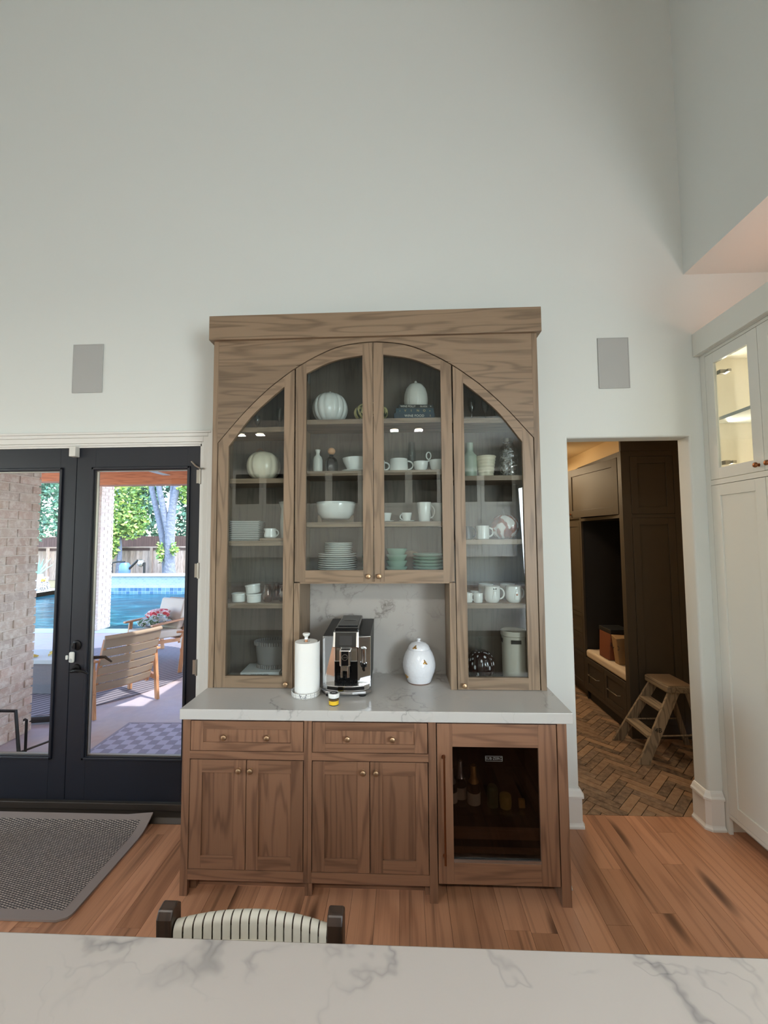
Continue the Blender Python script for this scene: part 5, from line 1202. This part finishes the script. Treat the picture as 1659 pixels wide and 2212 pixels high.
# checker mat, striped rug
t = NT('checker_mat'); ck = t.node('ShaderNodeTexChecker'); t.link(t.mapping(t.obj(), (1, 1, 1)), ck.inputs['Vector']); ck.inputs['Scale'].default_value = 12.0
ck.inputs['Color1'].default_value = (*lin((176, 168, 190)), 1); ck.inputs['Color2'].default_value = (*lin((128, 122, 138)), 1); t.set(Base_Color=t.mix(t.math('MULTIPLY', t.noise(t.obj(), 120, 2), .4), ck.outputs[0], lin((196, 190, 204))), Roughness=.95); M['mat'] = t.m
O = (-2.0, .98, PZ); e = empty('door_mat', O, 'grey checkered door mat on the patio outside the french doors', 'mat', None, .02)
MB().box(-.60, .78, -.55, .60, 0.0005, .008).build('field', 'mat', e); 
m = MB(); [m.box(a, b, c_, d_, .0005, .0095) for (a, b, c_, d_) in ((-.62, .8, .60, .62), (-.62, .8, -.57, -.55), (-.62, -.60, -.55, .60), (.78, .8, -.55, .60))]; m.build('edge', plain('mat_edge', (150, 144, 158), .9), e)
t = NT('striped_rug'); wv = t.node('ShaderNodeTexWave', wave_type='BANDS', bands_direction='Y'); t.link(t.obj(), wv.inputs['Vector']); wv.inputs['Scale'].default_value = 4.0; t.set(Base_Color=t.ramp(wv.outputs[0], [(.3, lin((86, 82, 92))), (.7, lin((140, 132, 140)))]), Roughness=.95); M['striped'] = t.m
m = MB().lathe([(0, .0005), (1.52, .0005), (1.52, .008), (0, .008)], (0, 0, 0), 64); o = m.build('round_rug', 'striped', None, (0, 0, 0), (-4.35, 3.1, PZ)); o.rotation_euler.z = .9; tag(o, 'round dark striped outdoor rug under the fire table', 'rug')
# fire table
O = (-4.35, 2.53, PZ); e = empty('fire_table', O, 'grey box fire table with pale stone top on the patio', 'fire table')
MB().box(-.33, .33, -.21, .21, .009, .37).build('body', plain('charcoal_stucco', (118, 116, 120), .85, 0, 0, (30, .3, .01)), e, bevel=.006); MB().box(-.36, .36, -.24, .24, .3705, .42).build('top', plain('pale_stone_top', (190, 196, 196), .6, 0, 0, (20, .3, .01)), e, bevel=.006)
m = MB()
for k in range(7):
    a = rb.uniform(0, 6.28); x_, y_ = rb.uniform(-.12, .12), rb.uniform(-.1, .1); m.tube([(x_, y_, .43), (x_ + .06 * cos(a), y_ + .06 * sin(a), .445), (x_ + .12 * cos(a), y_ + .12 * sin(a), .428)], [.008, .012, .004], 6)
tag(m.build('dry_leaves', plain('yellow_leaf', (214, 186, 96), .7), None, (0, 0, 0), (-4.3, 2.5, PZ)), 'yellow fallen leaves scattered on the fire table', 'leaves', None, 'stuff')
# lounge chairs (local: faces +x, width along y)
def lounge(loc, rz, label, cushion=True):
    e = empty('patio_chair', loc, label, 'chair', 'teak rope chairs around the fire table', rz); W2 = .33
    for s in (-1, 1):
        y = s * W2
        m = MB(); bar(m, (-.20, y, .0), (-.13, y, .60), .034, .055); m.build('rear_leg', 'teak', e, bevel=.006)
        m = MB(); bar(m, (.42, y, .0), (.36, y, .56), .034, .055); m.build('front_leg', 'teak', e, bevel=.006)
        m = MB(); m.hexa([(-.2, y - .03, .57), (.47, y - .03, .545), (.47, y + .03, .545), (-.2, y + .03, .57), (-.2, y - .03, .595), (.47, y - .03, .575), (.47, y + .03, .575), (-.2, y + .03, .595)], 'x'); m.build('armrest', 'teak', e, bevel=.008)
        m = MB(); bar(m, (-.05, s * (W2 - .05), .20), (-.29, s * (W2 - .05), .82), .03, .05); m.build('back_post', 'teak', e, bevel=.005)
        m = MB(); m.hexa([(-.2, y - .016, .22), (.42, y - .016, .28), (.42, y + .016, .28), (-.2, y + .016, .22), (-.2, y - .016, .27), (.42, y - .016, .33), (.42, y + .016, .33), (-.2, y + .016, .27)], 'x'); m.build('side_rail', 'teak', e)
    MB().box(.37, .41, -W2, W2, .27, .33, 'y').build('front_rail', 'teak', e)
    # woven back: dense rope bands with open bands of separate cords
    def bp(v, u): x_ = -.085 - .22 * v - .05 * (1 - (2 * u - 1) ** 2) * .8; return Vector((x_, -(W2 - .035) + 2 * (W2 - .035) * u, .25 + .575 * v))
    bands = 6
    for k in range(bands):
        v0, v1 = k / bands + .008, (k + 1) / bands - .034; v1 = min(v1, 1.0) if k < bands - 1 else 1.0
        m = MB(); n = 14; vs = []; fs = []
        for dz in (0, 1):
            for v in (v0, v1):
                for i in range(n + 1):
                    q = bp(v, i / n); q = q + Vector((-.014 * dz, 0, -.006 * dz)); vs.append(tuple(q))
        N = n + 1
        for i in range(n): fs += [(i, i + 1, N + i + 1, N + i), (2 * N + i, 3 * N + i, 3 * N + i + 1, 2 * N + i + 1), (i, 2 * N + i, 2 * N + i + 1, i + 1), (N + i, N + i + 1, 3 * N + i + 1, 3 * N + i)]
        fs += [(0, N, 3 * N, 2 * N), (n, 2 * N + n, 3 * N + n, N + n)]
        m._add(vs, fs, 'z', 0, True); m.build('rope_band', 'rope', e)
    m = MB()
    for i in range(46): u = (i + .5) / 46; m.tube([bp(0.0, u), bp(.5, u), bp(1.0, u)], .0027, 5)
    tag(m.build('rope_cords', 'rope', e), kind='stuff')
    m = MB(); m.tube([bp(1.0, i / 10) + Vector((0, 0, .01)) for i in range(11)], .026, 10); m.build('top_roll', 'rope', e)
    m = MB(); m.tube([bp(0, i / 10) for i in range(11)], .014, 8); m.build('lower_rail', 'teak', e)
    if cushion:
        MB().hexa([(-.1, -.29, .30), (.42, -.29, .335), (.42, .29, .335), (-.1, .29, .30), (-.1, -.29, .42), (.44, -.29, .455), (.44, .29, .455), (-.1, .29, .42)]).build('seat_cushion', 'cushion_out', e, bevel=.03, seg=4)
        MB().hexa([(-.10, -.28, .42), (.0, -.28, .42), (.0, .28, .42), (-.10, .28, .42), (-.24, -.28, .86), (-.13, -.28, .88), (-.13, .28, .88), (-.24, .28, .86)]).build('back_cushion', 'cushion_out', e, bevel=.03, seg=4)
    return e
M['cushion_out'] = plain('outdoor_cushion', (216, 206, 196), .9, 0, 0, (150, .3, .003))
lounge((-3.05, 2.02, PZ + .0085), radians(150), 'teak chair with woven rope back turned to the french doors', False)
lounge((-3.70, 4.07, PZ + .0085), radians(246), 'teak cushioned chair with a towel heap by the pool')
lounge((-2.68, 3.62, PZ + .0085), radians(200), 'teak cushioned chair cut by the right door stile')
# towel heap on the far chair
def blob(name, loc, pts, cols, label):
    e = empty(name, loc, label, 'towels'); r_ = random.Random(5)
    for i, (x_, y_, z_, sx, sy, sz) in enumerate(pts):
        m = MB().lathe([(0, -1)] + [(sin(pi * k / 10), -cos(pi * k / 10)) for k in range(1, 10)] + [(0, 1)], (0, 0, 0), 20, lambda a, z: 1 + .16 * sin(5 * a + 3 * z + i) + .09 * sin(9 * a - 5 * z))
        m.xform(Matrix.Translation((x_, y_, z_)) @ Matrix.Diagonal((sx, sy, sz, 1))); m.build('towel_fold', cols[i % len(cols)], e)
t = NT('leaf_print_towel'); n1 = t.noise(t.obj(), 16, 2, .5, 1.0); t.set(Base_Color=t.ramp(n1, [(.44, lin((60, 104, 72))), (.5, lin((224, 226, 224))), (.62, lin((150, 168, 190)))]), Roughness=.9); M['leaftowel'] = t.m
t = NT('red_towel'); n1 = t.noise(t.obj(), 12, 2, .5, 1.0); t.set(Base_Color=t.ramp(n1, [(.45, lin((206, 60, 76))), (.55, lin((236, 214, 214)))]), Roughness=.9); M['redtowel'] = t.m
blob('towel_heap', (-3.78, 3.90, PZ + .48), [(0, 0, .08, .22, .24, .08), (-.12, .1, .06, .16, .14, .07), (.05, .02, .2, .16, .17, .08), (.1, -.08, .15, .12, .12, .08)], ['leaftowel', 'leaftowel', 'redtowel', 'leaftowel'], 'crumpled red and leaf-print towels on the far chair')
# black metal chair frame close to the door, garden blower on the ground
e = empty('metal_chair', (-3.1, .72, PZ), 'black metal chair frame just outside the left door', 'chair')
for s in (-.26, .26):
    m = MB(); m.tube([(s + .02, -.12, 0), (s + .0, -.10, .44), (s - .02, -.1, .44)], .013, 4); m.build('front_leg', 'black_metal', e)
m = MB(); m.tube([(-.5, .1, .425), (-.02, .1, .425), (.1, .02, .10), (.13, 0, 0)], .014, 4); m.build('arm_frame', 'black_metal', e)
m = MB(); m.tube([(-.15, -.08, .05), (.21, .3, .12)], .010, 4); m.tube([(.21, .3, .12), (.42, .3, .10)], .008, 4); m.build('stretcher', 'black_metal', e)
m = MB(); m.tube([(.21, .3, 0), (.22, .3, .12), (.3, .32, .36), (.36, .34, .62)], .018, 6); m.build('rear_leg', 'black_metal', e)
e = empty('leaf_blower', (-3.75, 1.52, PZ + .009), 'orange and black garden tool lying on the patio', 'tool', None, .2)
MB().box(-.02, .45, -.03, .03, 0, .06).build('tube', 'black_matte', e, bevel=.02); MB().lathe([(0, -.06), (.05, -.04), (.06, 0), (.05, .04), (0, .06)], (-.08, 0, .062), 16).build('motor', plain('orange_plastic', (224, 110, 60), .4), e)
# pool
t = NT('pool_water'); p = t.wpos(); n1 = t.noise(t.mapping(p, (1, 2.2, 1)), 1.6, 4, .6, .6); n2 = t.noise(t.mapping(p, (.5, 1, 1)), .5, 2)
c = t.ramp(t.math('MULTIPLY_ADD', n2, .6, t.math('MULTIPLY', n1, .5)), [(.32, lin((2, 26, 40))), (.48, lin((4, 44, 58))), (.58, lin((10, 66, 80))), (.70, lin((56, 112, 120)))])
t.set(Base_Color=c, Roughness=.16, IOR=1.33, Specular_IOR_Level=.05); t.bump(n1, .35, .06); M['water'] = t.m
slab('pool_water', -12.7, 4.0, 5.95, 12.5, -.5, -.25, 'water')
t = NT('pool_tile'); br = t.node('ShaderNodeTexBrick'); t.link(t.mapping(t.wpos(), (1, 1, 1), (0, 0, 0), (pi / 2, 0, 0)), br.inputs['Vector']); br.inputs['Scale'].default_value = 6; br.offset = 0; br.inputs['Brick Width'].default_value = .9; br.inputs['Row Height'].default_value = .9; br.inputs['Color1'].default_value = (*lin((40, 84, 120)), 1); br.inputs['Color2'].default_value = (*lin((92, 130, 156)), 1); br.inputs['Mortar'].default_value = (*lin((170, 186, 194)), 1); t.set(Base_Color=br.outputs[0], Roughness=.2); M['pooltile'] = t.m
t = NT('pale_ledger_stone'); br = t.node('ShaderNodeTexBrick'); t.link(t.mapping(t.wpos(), (1, 1, 1), (0, 0, 0), (pi / 2, 0, 0)), br.inputs['Vector']); br.inputs['Scale'].default_value = 4; br.inputs['Color1'].default_value = (*lin((150, 166, 170)), 1); br.inputs['Color2'].default_value = (*lin((136, 152, 156)), 1); br.inputs['Mortar'].default_value = (*lin((164, 182, 186)), 1); t.set(Base_Color=br.outputs[0], Roughness=.8); t.bump(br.outputs[1], -.4, .01); M['ledger'] = t.m
slab('wall_pool_tile', -12.7, 4.0, 12.5, 12.62, -.5, -.03, 'pooltile'); slab('wall_pool_raised', -12.7, 4.0, 12.53, 13.1, -.03, .40, 'ledger'); slab('wall_pool_cap', -12.7, 4.0, 12.46, 13.15, .4, .455, 'coping')
slab('wall_pool_side', -12.9, -12.7, 5.95, 13.1, -.5, PZ - .001, 'pooltile')
M['soil'] = plain('garden_ground', (120, 112, 84), .95, 0, 0, (3, .4, .03))
slab('ground_garden', -40, 20, 13.1, 60, -.4, -.08, 'soil'); slab('ground_left', -40, -18, -5, 13.1, -.4, -.12, 'soil')
# planters
O = (-13.55, 12.55, PZ + .005); e = empty('agave_planter', O, 'square blue-grey planter with a spiky agave by the pool', 'planter')
MB().hexa([(-.22, -.22, 0), (.22, -.22, 0), (.22, .22, 0), (-.22, .22, 0), (-.27, -.27, .46), (.27, -.27, .46), (.27, .27, .46), (-.27, .27, .46)]).build('pot', plain('blue_grey_pot', (176, 192, 214), .5), e, bevel=.02)
MB().lathe([(0, .4605), (.22, .4605), (.2, .58), (0, .58)], (0, 0, 0), 20).build('inner_pot', plain('aqua_pot', (150, 186, 186), .4), e)
for k in range(14):
    a = 2.4 * k; l = .35 + .12 * (k % 3); m = MB(); o_ = .12 + .16 * (k % 4) / 3
    m.tube([(.05 * cos(a), .05 * sin(a), .56), (o_ * cos(a), o_ * sin(a), .56 + l * .6), (o_ * 1.7 * cos(a), o_ * 1.7 * sin(a), .56 + l)], [.03, .026, .004], 6, 0, False, .4); m.build('leaf', plain('agave_green', (120, 166, 150), .5) if k == 0 else bpy.data.materials['agave_green'], e)
O = (-13.05, 12.3, PZ + .005); e = empty('lattice_pot', O, 'round black and white lattice pot with orange flowers', 'planter')
t = NT('lattice_print'); ck = t.node('ShaderNodeTexChecker'); t.link(t.mapping(t.gen(), (1, 1, 1), (0, 0, 0), (0, .7, .5)), ck.inputs['Vector']); ck.inputs['Scale'].default_value = 9; ck.inputs['Color1'].default_value = (.85, .85, .82, 1); ck.inputs['Color2'].default_value = (.03, .03, .035, 1); t.set(Base_Color=ck.outputs[0], Roughness=.4); M['lattice'] = t.m
MB().lathe(shell([(.14, 0), (.19, .08), (.2, .16), (.17, .27), (.16, .3)], .02), (0, 0, 0), 24).build('pot', 'lattice', e)
m = MB(); [m.lathe([(0, -.03), (.04, 0), (0, .03)], (rb.uniform(-.15, .12), rb.uniform(-.1, .1), .33 + rb.uniform(0, .12)), 7) for k in range(12)]; tag(m.build('flowers', plain('orange_bloom', (232, 160, 50), .6), e), kind='stuff')
# fences
M['cedar_grey'] = wood('weathered_fence', (186, 166, 152), (122, 104, 94), 5, .5, .85, .3, .5); M['fence_dark'] = wood('dark_fence', (92, 70, 66), (58, 44, 42), 5, .5, .85, .25, .5)
O = (-13, 16, -.1); e = empty('garden_fence', O, 'weathered cedar board fence behind the pool', 'fence')
x_ = -19.0
while x_ < -7.5:
    w = .138; MB().box(x_, x_ + w - .008, 16.0, 16.02 + rb.uniform(0, .006), -.08, 1.36 + rb.uniform(-.01, .01), 'z').build('board', 'cedar_grey', e, O); x_ += w
MB().box(-19, -7.5, 15.96, 16.06, 1.375, 1.43, 'x').build('cap_rail', 'cedar_grey', e, O); MB().box(-19, -7.5, 15.985, 15.999, 1.25, 1.372, 'x').build('trim_board', 'fence_dark', e, O)
for k in range(5): MB().box(-18.6 + 2.44 * k, -18.5 + 2.44 * k, 15.9, 15.98, -.08, 1.37, 'z').build('post', 'cedar_grey', e, O)
m = MB(); x_ = -21.0
while x_ < -6.5: m.box(x_, x_ + .13, 18.6, 18.62 + rb.uniform(0, .01), -.08, 1.92, 'z'); x_ += .138
o = m.build('neighbour_fence', 'fence_dark', None, (-13, 18.6, -.08), (-13, 18.6, -.08)); tag(o, 'darker taller fence standing behind the cedar fence', 'fence')
# pool equipment
O = (-11.55, 14.6, -.08); e = empty('pool_pump', O, 'blue pool pump with black pipes in front of the fence', 'pump')
MB().lathe([(0, .35), (.2, .35), (.22, .5), (.21, .75), (.15, .85), (0, .87)], (0, 0, 0), 20).build('tank', plain('blue_tank', (84, 118, 164), .4), e); MB().lathe([(0, 0), (.18, 0), (.18, .349), (0, .349)], (0, 0, 0), 20).build('stand', 'black_matte', e)
m = MB(); m.tube([(-.75, 0, .0), (-.75, 0, .82), (-.3, 0, .9), (.0, 0, .9)], .04, 8); m.tube([(-.55, 0, 0), (-.55, 0, .85)], .035, 8); m.tube([(.2, .0, .6), (.55, 0, .95), (.85, 0, .85), (.85, 0, 0)], .05, 8); m.build('pipes', 'black_matte', e)
MB().lathe([(0, -.16), (.1, -.12), (.14, 0), (.1, .12), (0, .16)], (.7, 0, .84), 14).build('filter', 'steel', e)
# trees
def leafmat(name, cols):
    t = NT(name); g = t.node('ShaderNodeNewGeometry'); c = t.ramp(g.outputs['Random Per Island'], [(i / (len(cols) - 1), lin(c_)) for i, c_ in enumerate(cols)])
    t.set(Base_Color=c, Roughness=.6, Transmission_Weight=0.0); return t.m
M['leaf_a'] = leafmat('leaf_bright', [(58, 92, 44), (96, 136, 62), (140, 172, 84), (182, 198, 96), (120, 160, 100)]); M['leaf_b'] = leafmat('leaf_deep', [(40, 74, 58), (62, 104, 82), (96, 140, 112), (130, 168, 138)]); M['bark'] = plain('grey_bark', (104, 108, 118), .9, 0, 0, (9, 1.0, .06))
def foliage(parent, blobs, n, size, mat, seed):
    r_ = random.Random(seed); vs = []; fs = []
    for _ in range(n):
        cx, cy, cz, rx, ry, rz = blobs[r_.randrange(len(blobs))]
        while True:
            p = Vector((r_.uniform(-1, 1), r_.uniform(-1, 1), r_.uniform(-1, 1)))
            if .25 < p.length < 1: break
        q = Vector((cx + p.x * rx, cy + p.y * ry, cz + p.z * rz)); s = size * r_.uniform(.6, 1.3)
        u = Vector((r_.gauss(0, 1), r_.gauss(0, 1), r_.gauss(0, .6))).normalized(); v = u.cross(Vector((r_.gauss(0, 1), r_.gauss(0, 1), r_.gauss(0, 1)))).normalized()
        o = len(vs); vs += [q + u * s, q + v * s * .45 + u * s * .1, q - u * s * .8, q - v * s * .45 + u * s * .1]; fs.append((o, o + 1, o + 2, o + 3))
    me = bpy.data.meshes.new('foliage'); me.from_pydata([tuple(v) for v in vs], [], fs); me.materials.append(M[mat])
    o = bpy.data.objects.new('foliage', me); COL.objects.link(o); o.parent = parent; return tag(o, kind='stuff')
e = empty('shade_tree', (-9.55, 14.5, -.08), 'large grey forked tree trunk rising before the fence', 'tree')
MB().tube([(0, 0, 0), (.0, 0, .6), (-.02, 0, 1.4), (-.02, 0, 2.3), (.06, 0, 3.2), (.35, 0, 4.6), (.7, 0, 6)], [.33, .22, .2, .19, .15, .13, .1], 14).build('trunk', 'bark', e)
MB().tube([(-.05, 0, 2.0), (-.25, 0, 2.8), (-.5, 0, 3.8), (-.8, 0, 5.5)], [.15, .14, .12, .08], 12).build('branch', 'bark', e); MB().tube([(-.2, .1, .1), (-.3, .1, 1.4), (-.55, .1, 2.6), (-.9, .1, 3.9), (-1.2, .1, 5.5)], [.14, .12, .13, .11, .08], 12).build('branch', 'bark', e); MB().tube([(.0, 0, 2.7), (.0, .05, 3.6), (.0, .1, 5)], [.11, .1, .07], 10).build('branch', 'bark', e)
foliage(e, [(.2, .5, 5.6, .9, 1.2, 1.2), (.9, .5, 5.2, 1.6, 1.2, 1.3), (.6, .3, 3.9, .6, .5, .6)] * 5 + [(-.3, -.2, 1.3, .16, .12, .5), (.26, -.18, 1.45, .16, .1, .3)], 1500, .11, 'leaf_a', 1)
def tree(loc, label, blobs, n, size, mat, seed):
    e = empty('garden_tree', loc, label, 'tree', 'trees beyond the pool'); MB().tube([(0, 0, 0), (.05, 0, 1.2), (0, 0, 2.6)], [.12, .1, .06], 8).build('trunk', 'bark', e); foliage(e, blobs, n, size, mat, seed)
tree((-12.25, 15.2, -.08), 'drooping bright green tree hanging over the fence', [(0, 0, 3.4, 1.3, .6, 1.1), (-.6, -.1, 2.2, .8, .5, 1.0), (.5, 0, 2.6, .8, .5, .8), (-.4, -.2, 1.6, .5, .4, .7), (0, 0, 4.6, 1.6, .8, 1.0)], 5200, .105, 'leaf_a', 2)
tree((-16.2, 15.0, -.08), 'bluish green tree behind the agave planter', [(0, 0, 3.2, 1.5, .7, 1.6), (.2, 0, 4.8, 1.7, .8, 1.2), (-.6, -.1, 2.2, .9, .5, .8)], 4200, .11, 'leaf_b', 3)
for i, (x_, y_, lab) in enumerate(((-22.0, 20.5, 'leftmost deep green background tree'), (-18.4, 20.5, 'second deep green background tree from the left'), (-14.85, 20.5, 'deep green background tree behind the drooping tree'), (-11.3, 20.5, 'deep green background tree left of the grey trunk'), (-7.75, 20.5, 'deep green background tree right of the grey trunk'))):
    tree((x_, y_, -.08), lab, [(0, 0, 3.0, 1.75, .9, 1.9), (0, .2, 5.2, 1.75, 1.0, 1.8), (0, .2, 7.2, 1.6, 1.0, 1.4)], 3400, .2, 'leaf_b', 10 + i)
